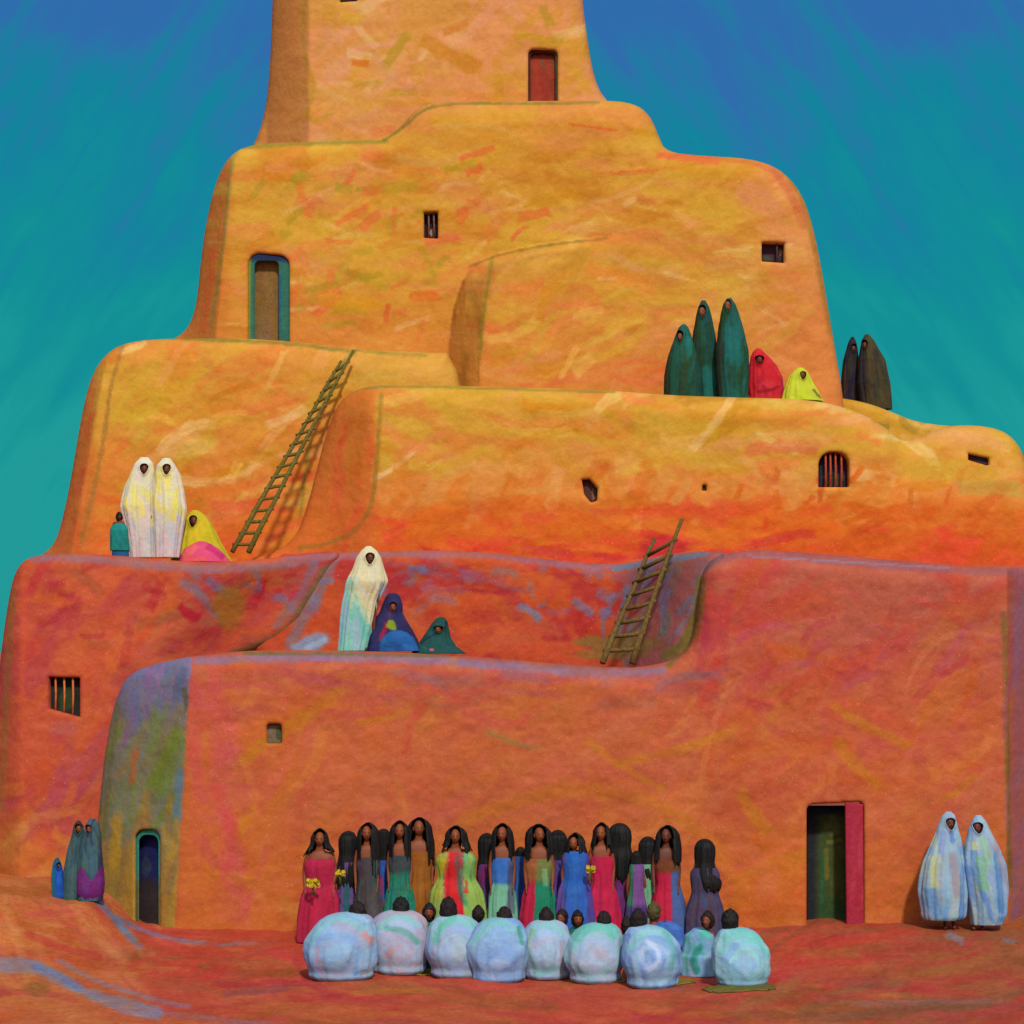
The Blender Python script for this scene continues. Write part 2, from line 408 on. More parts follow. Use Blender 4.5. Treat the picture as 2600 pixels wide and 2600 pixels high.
def p_t3(P):
    P.cloud(300, 90, .45, .6, YOC, .8, 1).cloud(240, 70, .5, .64, (218, 136, 66), .75, 3).cloud(160, 60, .56, .68, (200, 126, 30), .7, 5)
    P.bandx(1850, 1990, (220, 138, 76), .85, 40).band(700, 850, (216, 124, 54), .6, 40).bandx(605, 560, (206, 118, 44), .8, 10)  # last bandx darkens the left face, shade put into the colour
    P.scatter(130, (560, 380, 2000, 860), [YOC, (218, 140, 70), (210, 138, 36), (218, 152, 70), (222, 130, 60), OCH], -8, 18, (70, 260), (14, 46), (.35, .75))
    P.scatter(60, (560, 390, 2060, 980), [(226, 174, 76), (226, 152, 88), (198, 120, 26), (220, 112, 58), (228, 166, 98)], -8, 22, (60, 240), (18, 52), (.35, .65), .1, .6)
    P.scatter(46, (560, 390, 2040, 860), [(236, 200, 140), (238, 206, 150)], -8, 16, (40, 130), (8, 16), (.25, .5), .05, .98)
    P.scatter(24, (640, 420, 1150, 840), [OLV, (178, 146, 34), (162, 140, 30)], -25, 30, (30, 100), (14, 32), (.4, .75))
    P.scatter(26, (620, 420, 1500, 840), [(226, 98, 42), (220, 104, 50)], -20, 40, (30, 110), (12, 30), (.4, .75))
    P.scatter(20, (1080, 270, 1660, 400), [YOC, (214, 148, 40), (220, 156, 70)], 4, 10, (90, 260), (16, 40), (.4, .8))
    for a in [(1500, 446, 1700, 432, 14, (226, 82, 50)), (1660, 392, 1830, 408, 22, (226, 92, 56)), (1440, 314, 1570, 332, 7, (222, 84, 44)), (1440, 450, 1900, 440, 22, (204, 150, 40)), (1160, 405, 1260, 372, 18, (224, 98, 50)), (1120, 435, 1210, 412, 20, OLV), (1310, 555, 1400, 535, 30, (222, 102, 44)), (1330, 525, 1480, 480, 30, (204, 140, 26)),
              (960, 480, 1070, 470, 30, OLV), (1075, 615, 1180, 600, 24, (220, 100, 60)), (1480, 610, 1700, 590, 30, (214, 116, 50)), (770, 740, 990, 690, 18, OLV), (980, 820, 985, 770, 14, RED), (800, 760, 980, 775, 36, (214, 148, 20)), (1950, 680, 2040, 720, 30, (222, 128, 66)), (1870, 470, 2010, 560, 60, (222, 142, 90))]:
        P.stroke(*a, a=.75)
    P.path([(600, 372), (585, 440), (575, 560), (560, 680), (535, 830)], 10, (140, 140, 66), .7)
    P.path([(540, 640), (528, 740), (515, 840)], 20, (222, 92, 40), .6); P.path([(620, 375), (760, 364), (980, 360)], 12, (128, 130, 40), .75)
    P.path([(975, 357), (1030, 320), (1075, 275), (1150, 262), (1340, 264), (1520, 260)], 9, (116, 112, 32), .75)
    P.path([(1985, 425), (2040, 510), (2066, 620), (2085, 720), (2108, 850)], 14, (178, 122, 40), .8); P.path([(1690, 394), (1900, 408), (1975, 440)], 13, (214, 104, 50), .8)
    P.scatter(26, (1260, 640, 1600, 960), [YOC, OCH, (222, 150, 70), (230, 180, 84), (208, 134, 34)], -30, 22, (60, 200), (16, 46), (.4, .8)).scatter(14, (1220, 930, 1900, 985), [(226, 104, 52), (222, 124, 70)], 3, 8, (80, 200), (10, 24), (.5, .8))
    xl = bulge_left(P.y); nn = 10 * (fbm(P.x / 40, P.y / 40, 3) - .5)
    sidem = sst(-4, 6, P.x - xl + nn) * sst(84, 66, P.x - xl + nn) * sst(655, 700, P.y)  # mask for the brown shade painted on the bulge's left face
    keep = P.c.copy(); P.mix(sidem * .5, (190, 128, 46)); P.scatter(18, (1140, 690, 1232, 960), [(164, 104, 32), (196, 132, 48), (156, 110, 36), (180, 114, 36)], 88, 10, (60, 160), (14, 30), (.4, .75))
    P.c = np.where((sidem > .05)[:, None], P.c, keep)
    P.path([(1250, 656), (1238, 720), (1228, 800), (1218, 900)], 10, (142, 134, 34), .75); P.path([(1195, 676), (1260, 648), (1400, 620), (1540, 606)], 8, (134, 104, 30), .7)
    P.path([(1960, 430), (2010, 490), (2040, 570)], 26, (204, 108, 58), .8)
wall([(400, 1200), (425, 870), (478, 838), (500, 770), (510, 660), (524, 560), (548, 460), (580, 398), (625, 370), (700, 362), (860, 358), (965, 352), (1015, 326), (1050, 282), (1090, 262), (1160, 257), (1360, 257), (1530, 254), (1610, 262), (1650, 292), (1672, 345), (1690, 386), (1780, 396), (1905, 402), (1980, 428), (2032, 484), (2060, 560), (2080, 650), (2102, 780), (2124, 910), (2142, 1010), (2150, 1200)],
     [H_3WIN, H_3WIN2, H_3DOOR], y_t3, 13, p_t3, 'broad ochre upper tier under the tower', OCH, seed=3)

wall([(2000, 1300), (2000, 1004), (2120, 1008), (2200, 1022), (2270, 1048), (2330, 1074), (2460, 1086), (2520, 1110), (2540, 1300)],
     [], yc(7.0), 13, lambda P: P.cloud(120, 50, .45, .6, (206, 156, 50), .8, 1).scatter(20, (2100, 1000, 2460, 1120), [(200, 146, 40), (150, 128, 50), (214, 170, 90)], 20, 15, (40, 120), (10, 26), (.4, .7)),
     'low ochre terrace behind the right shoulder', (204, 150, 42), seed=5, Rpx=20, Rm=.15)

def p_t2l(P):
    P.cloud(220, 110, .45, .6, YOC, .75, 1, -.4).cloud(200, 90, .52, .65, (220, 136, 56), .75, 3, -.4)
    P.band(1050, 1330, (220, 118, 40), .85, 80).band(1290, 1420, (226, 98, 40), .8, 40)
    P.scatter(100, (250, 880, 900, 1400), [YOC, (220, 136, 56), (214, 150, 44), (222, 126, 44), (206, 120, 28)], -28, 22, (60, 240), (16, 52), (.35, .75))
    P.scatter(46, (250, 880, 900, 1300), [(230, 180, 80), (228, 160, 84), (196, 116, 24), (224, 120, 56), (236, 196, 130), (214, 170, 40)], -30, 24, (60, 220), (14, 40), (.4, .8), .1, .55)
    P.scatter(24, (250, 1220, 800, 1410), [(228, 100, 40), (222, 116, 44), (226, 88, 50)], -10, 18, (60, 180), (14, 40), (.4, .75))
    P.stroke(310, 1080, 420, 1010, 46, (206, 170, 40), .7); P.stroke(330, 1120, 370, 1080, 50, (212, 172, 60), .7)
    P.bandx(255, 215, (204, 112, 44), .85, 14); P.scatter(22, (130, 950, 240, 1380), [(210, 94, 44), (216, 126, 44), (200, 104, 40)], 98, 8, (80, 220), (12, 26), (.4, .7))  # left side painted darker, as the face turned from the sun
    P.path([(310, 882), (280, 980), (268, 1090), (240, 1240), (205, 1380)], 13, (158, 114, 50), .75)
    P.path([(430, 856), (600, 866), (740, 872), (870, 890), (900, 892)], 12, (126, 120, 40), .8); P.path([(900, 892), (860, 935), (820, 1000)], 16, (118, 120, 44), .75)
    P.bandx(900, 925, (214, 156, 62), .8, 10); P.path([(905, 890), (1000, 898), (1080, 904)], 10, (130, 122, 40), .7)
    P.scatter(14, (900, 900, 1160, 970), [(216, 164, 70), (204, 150, 50)], 5, 12, (60, 160), (14, 34), (.4, .7))
    P.path([(790, 1100), (775, 1200), (762, 1310)], 11, (140, 128, 44), .75)
wall([(60, 1560), (98, 1412), (140, 1385), (166, 1290), (188, 1170), (208, 1050), (230, 960), (262, 905), (310, 872), (400, 860), (600, 858), (760, 868), (900, 888), (1060, 894), (1180, 898), (1200, 1560)],
     [], y_t2l, 12, p_t2l, 'ochre middle tier on the left', (214, 146, 54), seed=6)

def p_t2r(P):
    P.cloud(300, 70, .45, .6, (210, 160, 48), .8, 1).band(1120, 1240, (222, 138, 58), .9, 90, 160).band(1240, 1330, (218, 106, 30), .9, 70, 150).band(1350, 1430, (218, 78, 40), .8, 40, 120)
    P.scatter(110, (960, 990, 2600, 1200), [YOC, (212, 154, 44), (222, 154, 74), (206, 140, 34), (216, 128, 50)], 2, 14, (90, 320), (16, 44), (.35, .75))
    P.scatter(70, (980, 990, 2600, 1230), [(230, 180, 80), (228, 160, 90), (198, 124, 24), (224, 124, 60), (238, 204, 140), (204, 164, 40)], -4, 18, (60, 240), (12, 38), (.4, .8), .1, .55)
    P.scatter(70, (960, 1190, 2600, 1320), [(224, 140, 66), (220, 120, 40), (226, 152, 80), (214, 108, 26)], -55, 30, (50, 160), (18, 50), (.4, .75))
    P.scatter(90, (960, 1290, 2600, 1420), [(216, 96, 22), (222, 112, 30), (224, 88, 40), (206, 90, 20), (226, 76, 48)], -6, 18, (70, 260), (16, 46), (.4, .8))
    P.scatter(26, (1000, 1370, 2000, 1430), [(204, 48, 52), (222, 66, 46), (226, 90, 40)], 4, 10, (60, 200), (12, 30), (.4, .8))
    P.scatter(12, (1850, 1200, 2560, 1400), [(206, 88, 16), (212, 78, 24)], -70, 25, (30, 60), (10, 20), (.6, .9))
    P.bandx(965, 935, (218, 112, 44), .8, 14); P.scatter(22, (800, 1020, 950, 1400), [(224, 104, 44), (206, 118, 36), (226, 84, 50), (200, 108, 30)], 96, 12, (70, 200), (16, 40), (.4, .75))  # bandx paints the oblique left face in a shaded orange
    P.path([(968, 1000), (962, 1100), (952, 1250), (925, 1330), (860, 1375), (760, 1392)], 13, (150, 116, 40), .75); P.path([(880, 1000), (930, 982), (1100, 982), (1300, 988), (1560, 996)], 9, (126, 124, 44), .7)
    P.patch(1680, 1390, 70, 30, (196, 40, 50), .8); P.stroke(2080, 1240, 2085, 1275, 14, (204, 72, 20), .8)
    P.stroke(2060, 1070, 2260, 1090, 34, (224, 146, 78), .8, -10); P.stroke(2300, 1105, 2560, 1110, 60, (220, 150, 74), .8); P.stroke(2260, 1180, 2590, 1210, 60, (196, 156, 40), .7); P.stroke(2420, 1235, 2600, 1240, 40, (184, 150, 60), .7)
    P.stroke(2180, 1036, 2270, 1090, 16, (150, 130, 60), .7); P.stroke(2040, 1190, 2070, 1220, 60, (218, 160, 80), .7)
wall([(560, 1560), (600, 1425), (690, 1405), (748, 1370), (776, 1300), (800, 1210), (828, 1100), (862, 1015), (915, 984), (980, 978), (1120, 978), (1300, 984), (1500, 988), (1700, 1004), (1900, 1010), (2060, 1014), (2165, 1040), (2240, 1078), (2292, 1128), (2350, 1100), (2420, 1078), (2530, 1084), (2585, 1122), (2610, 1190), (2630, 1300), (2700, 1420), (2720, 1560)],
     [H_2ARCH, H_2WIN, H_2VENT, H_2SLIT], y_t2r, 12, p_t2r, 'long middle tier turning from ochre to orange red', (214, 156, 52), seed=7)

def p_rec(P):
    P.cloud(180, 80, .45, .6, (204, 80, 40), .8, 1, .4).cloud(120, 60, .54, .66, CRI, .7, 3, .3)
    P.scatter(60, (700, 1420, 1560, 1660), [(206, 84, 40), (194, 66, 54), (208, 92, 48), (186, 60, 44), (196, 86, 62)], 25, 40, (50, 180), (16, 44), (.4, .75))
    P.scatter(24, (760, 1430, 1560, 1560), [BLU, (120, 112, 160), (140, 96, 140), (92, 132, 196)], 10, 40, (30, 80), (12, 34), (.4, .8))
    P.scatter(26, (760, 1420, 1600, 1500), [(184, 34, 56), (174, 44, 66), LIL, (160, 90, 120)], 4, 15, (40, 130), (10, 26), (.4, .8))
    P.scatter(10, (1000, 1580, 1450, 1650), [(200, 88, 66), (206, 84, 40)], 15, 20, (80, 220), (20, 50), (.4, .7))
    P.path([(850, 1410), (820, 1480), (770, 1570), (735, 1640)], 40, (112, 122, 160), .7); P.stroke(860, 1480, 800, 1640, 60, (200, 78, 40), .8)
    P.stroke(742, 1652, 850, 1612, 44, (128, 152, 208), .95, 0, .2).stroke(770, 1650, 830, 1622, 16, (164, 184, 220), .9)
    P.bandx(1560, 1640, (150, 92, 108), .7, 20)
    P.scatter(34, (1570, 1430, 1790, 1670), [(92, 118, 160), (150, 96, 110), (110, 116, 110), (104, 126, 178), (170, 96, 70)], 110, 10, (60, 200), (10, 22), (.5, .85))
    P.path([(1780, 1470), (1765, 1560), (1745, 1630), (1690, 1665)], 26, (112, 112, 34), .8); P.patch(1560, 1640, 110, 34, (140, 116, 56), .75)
    P.path([(850, 1412), (1000, 1404), (1200, 1404), (1400, 1428), (1560, 1440), (1650, 1424), (1780, 1404)], 26, (150, 100, 124), .85); P.path([(1560, 1446), (1680, 1424), (1790, 1408)], 14, (92, 128, 164), .8)
wall([(640, 1800), (640, 1408), (850, 1404), (1000, 1398), (1200, 1398), (1400, 1422), (1560, 1436), (1650, 1418), (1750, 1400), (1880, 1398), (1880, 1800)],
     [], y_recess, 5.5, p_rec, 'red recessed wall with blue and crimson patches behind the lower terrace', (198, 76, 46), seed=8, Rpx=36, Rm=.2)

def p_t1l(P):
    P.cloud(200, 160, .45, .6, (204, 92, 60), .75, 1, -.6).cloud(160, 110, .52, .66, (184, 66, 70), .8, 3, -.6).band(2000, 2200, (202, 106, 46), .8, 80)
    P.scatter(110, (20, 1450, 620, 2250), [(204, 86, 56), (192, 74, 62), (208, 98, 50), (186, 70, 78), (202, 80, 48)], -55, 22, (70, 260), (18, 54), (.35, .75))
    P.scatter(40, (60, 1430, 780, 1640), [(180, 48, 56), (206, 72, 48), (194, 62, 60), (206, 96, 40), (160, 88, 60)], -20, 30, (40, 150), (14, 40), (.4, .8))
    P.scatter(16, (480, 1450, 760, 1560), [BLU, (104, 130, 186), (130, 100, 140), (186, 30, 50)], -5, 35, (30, 80), (12, 28), (.5, .85))
    P.stroke(450, 1470, 560, 1590, 26, (130, 108, 136), .7, -14); P.patch(580, 1540, 46, 60, (164, 106, 40), .8); P.stroke(360, 1480, 420, 1520, 24, CRI, .7)
    P.path([(90, 1416), (260, 1420), (460, 1446), (640, 1444), (780, 1420), (845, 1412)], 26, (150, 102, 120), .9)
    P.path([(830, 1440), (780, 1520), (735, 1600), (650, 1645), (560, 1668)], 22, (112, 116, 82), .8); P.path([(800, 1430), (760, 1520), (700, 1590)], 26, (122, 112, 150), .6)
    P.path([(30, 1500), (22, 1650), (12, 1850), (2, 2050)], 22, (158, 100, 54), .75); P.path([(62, 1470), (58, 1600), (52, 1780)], 20, (214, 82, 54), .6)
    P.patch(160, 1850, 46, 24, (184, 86, 86), .7); P.scatter(20, (100, 1900, 270, 2120), [(184, 70, 86), (176, 66, 90), (196, 84, 60)], -60, 15, (80, 220), (24, 50), (.35, .7))
    P.scatter(18, (0, 2000, 280, 2240), [(206, 112, 50), (196, 104, 44), (210, 128, 60)], -50, 30, (60, 180), (20, 44), (.4, .7))
wall([(-90, 2560), (-40, 2100), (-16, 1850), (2, 1660), (20, 1530), (38, 1448), (74, 1412), (150, 1404), (300, 1410), (480, 1428), (640, 1424), (760, 1406), (850, 1398), (870, 1410), (840, 1450), (790, 1530), (740, 1604), (660, 1648), (580, 1672), (540, 1720), (520, 2560)],
     [H_LWIN], y_t1l, 6, p_t1l, 'red lower block on the left with a barred window', (200, 84, 58), seed=9, Rpx=34, Rm=.17)

def p_front(P):
    P.cloud(260, 200, .45, .6, (202, 102, 60), .65, 1, -.5).cloud(220, 160, .52, .66, (194, 86, 66), .55, 3, -.6)
    P.band(1800, 1660, (178, 84, 84), .55, 40); P.band(2000, 2250, (202, 104, 44), .8, 120, 220)
    P.scatter(190, (470, 1680, 2560, 2330), [(206, 98, 54), (200, 88, 62), (202, 108, 50), (194, 84, 62), (208, 108, 78), (198, 98, 50)], -45, 22, (140, 460), (22, 70), (.2, .5), .14)
    P.scatter(80, (1780, 1440, 2560, 2000), [(200, 78, 52), (206, 92, 66), (194, 70, 70), (202, 88, 44), (192, 66, 58)], -35, 35, (90, 320), (18, 60), (.3, .7), .14)
    P.scatter(90, (480, 1700, 2560, 2330), [(214, 110, 70), (212, 128, 56), (186, 70, 50), (206, 84, 84), (220, 132, 84), (196, 104, 24)], -48, 28, (80, 340), (14, 44), (.2, .42), .14, .6)
    P.scatter(46, (480, 1670, 1800, 1790), [(180, 84, 88), (188, 76, 82), (196, 84, 66), (172, 96, 84)], 4, 10, (90, 320), (14, 36), (.35, .7))
    for a in [(560, 1960, 900, 1720, 40), (1560, 1560, 1700, 1400, 30), (2120, 1870, 2250, 2010, 34), (2100, 1780, 2330, 1900, 30), (900, 1830, 1050, 1800, 16), (1560, 1940, 1900, 1840, 26), (2390, 2030, 2480, 1960, 20), (1880, 2000, 1960, 2120, 36), (600, 2130, 640, 2000, 30), (1480, 1870, 1700, 2010, 20)]:
        P.stroke(*a, (196, 122, 26), .6, 10)
    P.path([(1180, 2080), (1400, 2000), (1650, 2020), (1800, 2120), (1880, 2260)], 40, (200, 112, 32), .55); P.path([(460, 2050), (560, 1900), (700, 1790), (980, 1740)], 44, (206, 110, 50), .4)
    P.stroke(1230, 1850, 1380, 1900, 14, (140, 128, 70), .6, 10); P.stroke(1640, 1900, 1720, 1990, 26, (206, 100, 80), .5)
    P.scatter(30, (470, 1700, 640, 2330), [(206, 84, 84), (198, 76, 88), (204, 90, 70)], 95, 12, (80, 240), (24, 50), (.4, .7))
    P.scatter(16, (1900, 1600, 2540, 1800), [(190, 76, 96), (184, 66, 74)], -30, 20, (60, 180), (16, 34), (.4, .7)); P.scatter(20, (1780, 1500, 1850, 1760), [(184, 62, 76), (200, 66, 60)], -70, 15, (60, 160), (16, 36), (.4, .7))
    P.path([(1800, 1424), (1880, 1408), (1960, 1404), (2140, 1424), (2320, 1440), (2460, 1452), (2700, 1456)], 30, (156, 86, 96), .85); P.path([(1900, 1412), (2100, 1424), (2260, 1434), (2410, 1442)], 5, (146, 122, 156), .8, .2)
    P.path([(500, 1676), (760, 1668), (1000, 1672), (1200, 1684), (1400, 1702), (1560, 1712), (1680, 1702)], 24, (130, 110, 158), .8); P.path([(620, 1660), (900, 1662), (1150, 1666)], 10, (104, 98, 50), .7)
    P.scatter(14, (1000, 1690, 1750, 1740), [(150, 94, 116), (160, 92, 90)], 4, 8, (80, 240), (12, 26), (.4, .7))
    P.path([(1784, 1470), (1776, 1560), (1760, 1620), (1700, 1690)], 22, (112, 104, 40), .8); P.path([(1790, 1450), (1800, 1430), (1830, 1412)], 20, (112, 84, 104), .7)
    P.scatter(40, (1900, 2130, 2560, 2350), [(204, 110, 42), (198, 94, 34), (190, 92, 40), (208, 92, 60)], -60, 25, (60, 200), (20, 46), (.35, .7))
    P.scatter(34, (500, 2200, 2040, 2380), [(204, 100, 40), (196, 92, 34), (202, 112, 46)], -20, 30, (80, 240), (20, 50), (.35, .7))
    # the angled left flank, its shading painted in lilac, olive and ochre
    ed = 484 - (P.y - 1690) * .062
    P.mix(sst(6, -14, P.x - ed + 10 * (fbm(P.x / 60, P.y / 60, 3) - .5)), (132, 122, 112))
    f = P.x < ed
    def fl(x0, y0, x1, y1, w, c, a): P.stroke(x0, y0, x1, y1, w, c, a)
    keep = P.c.copy()
    P.band(2080, 2240, (184, 132, 52), .9, 40); P.band(1860, 1740, (128, 114, 152), .9, 30); P.band(1740, 1690, (112, 116, 172), .8, 20)
    P.scatter(50, (270, 1700, 470, 1860), [(128, 110, 156), (150, 104, 150), (104, 116, 176), (120, 120, 140)], 100, 14, (60, 150), (10, 26), (.4, .8))
    P.scatter(46, (270, 1840, 470, 2120), [(124, 128, 84), (132, 120, 92), (122, 134, 50), (150, 116, 80), (118, 128, 110)], 112, 12, (80, 220), (14, 34), (.45, .8))
    P.scatter(34, (260, 2060, 460, 2360), [(190, 138, 50), (168, 130, 60), (178, 124, 56), (150, 120, 70)], 95, 8, (80, 220), (14, 30), (.45, .8))
    P.stroke(455, 1840, 380, 2010, 34, (118, 134, 40), .85); P.stroke(405, 1800, 380, 1930, 30, (126, 138, 66), .7); P.stroke(345, 1900, 332, 2000, 20, (196, 92, 48), .8); P.stroke(462, 1940, 445, 2100, 26, (92, 126, 168), .85)
    P.stroke(300, 2060, 290, 2230, 30, (204, 146, 40), .8); P.stroke(470, 1690, 440, 1790, 26, (92, 104, 150), .8); P.path([(300, 1790), (278, 1960), (262, 2130)], 14, (110, 110, 70), .7)
    P.stroke(466, 1740, 478, 1810, 16, (84, 84, 56), .8)
    P.c = np.where(f[:, None], P.c, keep)
    # right corner
    P.path([(2548, 1560), (2552, 1700), (2556, 1850), (2560, 2050), (2566, 2250)], 15, (112, 98, 44), .75); P.bandx(2562, 2580, (176, 92, 106), .9, 8); P.scatter(20, (2570, 1500, 2640, 2300), [(150, 106, 150), (186, 96, 80), (170, 90, 110)], 92, 6, (100, 260), (12, 26), (.5, .8))
wall([(170, 2560), (222, 2330), (244, 2150), (256, 2000), (274, 1860), (298, 1760), (332, 1708), (400, 1684), (490, 1666), (620, 1652), (760, 1650), (1000, 1655), (1200, 1668), (1400, 1686), (1560, 1697), (1670, 1692), (1735, 1664), (1764, 1606), (1774, 1520), (1783, 1456), (1812, 1414), (1870, 1398), (1960, 1396), (2100, 1408), (2300, 1425), (2450, 1437), (2600, 1438), (2680, 1450), (2720, 1560), (2740, 2560)],
     [H_NICHE, H_LDOOR, H_RDOOR], y_front, 5.4, p_front, 'red front wall with a low roofline in the middle and a grey green left flank', (200, 96, 62), seed=10)

# ------------------------------------------------------------------ doors and windows (parts of the pueblo)
window(H_TWIN, y_tow, .26, 'dark window at the top of the tower', [(885, -60, 6)], (120, 70, 60), (58, 30, 36))
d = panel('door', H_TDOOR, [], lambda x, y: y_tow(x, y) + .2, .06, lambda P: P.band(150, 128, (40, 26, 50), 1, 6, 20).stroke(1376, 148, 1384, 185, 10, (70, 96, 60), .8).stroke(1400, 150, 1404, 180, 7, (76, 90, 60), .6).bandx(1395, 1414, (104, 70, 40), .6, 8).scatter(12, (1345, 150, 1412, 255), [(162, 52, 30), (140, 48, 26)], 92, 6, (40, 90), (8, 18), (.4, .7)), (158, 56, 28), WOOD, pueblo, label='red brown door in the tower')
panel('door_frame', H_TDOOR, [rr(1347, 134, 1410, 270, 10)], lambda x, y: y_tow(x, y) + .1, .08, lambda P: P.bandx(1385, 1412, (70, 84, 50), .7, 6), (74, 34, 30), WOOD, d)
window(H_3WIN, y_t3, .22, 'tall dark barred window in the upper tier', [(1088, 537, 606), (1101, 537, 606)], (126, 84, 74), (46, 24, 36), lambda P: P.patch(1097, 590, 8, 12, (205, 170, 140), .8))
window(H_3WIN2, y_t3, .22, 'square dark window near the right edge of the upper tier', [(1972, 614, 666)], (80, 60, 66), (66, 44, 56), lambda P: P.patch(1948, 655, 14, 10, (66, 76, 50), .8).patch(1982, 640, 7, 10, (190, 140, 90), .8))
d = panel('door', H_3DOOR, [], lambda x, y: y_t3(x, y) + .24, .06, lambda P: P.band(780, 860, (128, 100, 72), .8, 20, 60).scatter(18, (650, 670, 720, 850), [(146, 106, 46), (128, 92, 36), (118, 92, 50)], 91, 4, (80, 180), (10, 22), (.4, .7)), (138, 100, 42), WOOD, pueblo, label='olive brown door with a blue green surround')
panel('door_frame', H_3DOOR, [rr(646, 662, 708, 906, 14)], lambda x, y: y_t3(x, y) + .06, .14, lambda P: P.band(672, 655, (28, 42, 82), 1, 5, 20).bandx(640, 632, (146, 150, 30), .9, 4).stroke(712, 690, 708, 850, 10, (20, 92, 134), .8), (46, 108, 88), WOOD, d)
window(H_2ARCH, y_t2r, .22, 'arched window with coloured bars in the long middle tier', [(2096, 1152, 1236), (2108, 1148, 1236), (2121, 1148, 1236), (2136, 1150, 1236)], (190, 76, 50), (36, 36, 48), lambda P: P.patch(2115, 1215, 30, 26, (70, 84, 56), .8).stroke(2148, 1165, 2148, 1235, 12, (74, 30, 40), .8))
window(H_2WIN, y_t2r, .16, 'small slanting dark window in the middle tier', [], (90, 60, 50), (82, 50, 44), lambda P: P.stroke(1505, 1240, 1506, 1272, 5, (190, 150, 100), .6))
window(H_2VENT, y_t2r, .1, 'tiny green vent hole in the middle tier', [], (50, 60, 40), (62, 84, 26))
window(H_2SLIT, y_t2r, .14, 'narrow slit window at the right end of the middle tier', [], (60, 50, 50), (64, 40, 50), lambda P: P.patch(2490, 1166, 14, 6, (50, 60, 110), .8))
window(H_LWIN, y_t1l, .2, 'barred window in the red lower left block', [(141, 1720, 1806), (163, 1720, 1812), (185, 1720, 1818)], (206, 112, 56), (34, 40, 34), lambda P: P.patch(165, 1780, 24, 30, (56, 74, 34), .8).stroke(130, 1730, 132, 1795, 12, (36, 38, 66), .7))
window(H_NICHE, y_front, .12, 'shallow grey green niche in the front wall', [], (90, 90, 60), (124, 104, 78), lambda P: P.stroke(706, 1845, 708, 1882, 14, (58, 76, 46), .9))
d = panel('door', H_LDOOR, [], lambda x, y: y_front(x, y) + .3, .06, lambda P: P.band(2215, 2250, (58, 48, 40), .9, 12, 40).patch(372, 2200, 16, 34, (56, 66, 82), .8).stroke(400, 2130, 401, 2270, 12, (30, 34, 100), .8), (32, 34, 88), WOOD, pueblo, label='dark blue arched door in the grey green flank')
panel('door_frame', H_LDOOR, [rr(352, 2120, 402, 2430, 20)], lambda x, y: y_front(x, y) + .08, .1, lambda P: P.band(2200, 2260, (110, 100, 60), .9, 20, 40), (56, 142, 118), WOOD, d)
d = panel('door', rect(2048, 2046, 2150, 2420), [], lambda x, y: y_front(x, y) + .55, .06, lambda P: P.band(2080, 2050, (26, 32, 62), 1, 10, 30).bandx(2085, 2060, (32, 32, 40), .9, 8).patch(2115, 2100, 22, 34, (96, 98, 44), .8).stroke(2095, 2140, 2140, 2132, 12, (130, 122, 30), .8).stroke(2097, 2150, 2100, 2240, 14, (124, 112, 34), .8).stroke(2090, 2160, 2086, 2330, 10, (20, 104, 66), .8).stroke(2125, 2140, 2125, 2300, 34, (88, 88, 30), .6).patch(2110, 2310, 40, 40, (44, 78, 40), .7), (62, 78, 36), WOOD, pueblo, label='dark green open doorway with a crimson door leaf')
panel('door_leaf', [(2146, 2036), (2192, 2042), (2194, 2420), (2150, 2420)], [], lambda x, y: y_front(x, y) + .02, .05, lambda P: P.scatter(18, (2146, 2050, 2196, 2360), [(172, 44, 62), (158, 38, 52), (188, 56, 72)], 91, 3, (80, 200), (10, 24), (.4, .7)), (170, 42, 60), WOOD, d, label='crimson door leaf')

# ------------------------------------------------------------------ ground
GD = EYE * U * D0
def gz(X, Y):
    X = np.asarray(X, float); Y = np.asarray(Y, float)
    m = (.40 * sst(-5.25, -5.95, X) + .18 * sst(-6.2, -6.95, X)) * (.22 + .78 * sst(-3.4, -.3, Y)) * sst(-14, -9, X)
    r = .07 * sst(3.2, 4.6, X) * sst(-3.0, -1.0, Y)
    f = sst(60, 14, np.hypot(X, Y + 4))
    u = .05 * (fbm(X * .8 + 20, Y * .8 + 20, 2, 3) - .5) * 2 + .02 * (fbm(X * 3.1 + 40, Y * 3.1 + 40, 4, 3) - .5) * 2
    return m + r + u * f
def ramp(lo, hi): return list(np.geomspace(lo, hi, 10))
xs = np.array([-v for v in ramp(10.5, 3000)][::-1] + list(np.arange(-10, 10.01, .035)) + ramp(10.5, 3000))
ys = np.array([-v for v in ramp(12, 3000)][::-1] + list(np.arange(-11.5, 2.6, .035)) + ramp(3, 3000))
gx, gy = np.meshgrid(xs, ys); gx = gx.ravel(); gy = gy.ravel()
nx_, ny_ = len(xs), len(ys)
idx = np.arange(nx_ * ny_).reshape(ny_, nx_)
F = np.stack([idx[:-1, :-1].ravel(), idx[:-1, 1:].ravel(), idx[1:, 1:].ravel(), idx[1:, :-1].ravel()], 1)
dd = np.clip(D0 + gy, 4, 60)
gpx = VX + gx * U * D0 / dd; gpy = VY + GD / dd / D0 * 1.0 - gz(gx, gy) * U * D0 / dd * .9
gpy = VY + (EYE - gz(gx, gy) * .9) * U * D0 / dd
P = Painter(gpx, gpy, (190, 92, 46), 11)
P.cloud(420, 60, .45, .6, (192, 72, 48), .85, 1, .12).cloud(300, 50, .52, .64, (150, 82, 36), .75, 3, .05)
P.bandx(420, 180, (202, 118, 56), .7, 80).bandx(1900, 2300, (148, 82, 42), .6, 120)
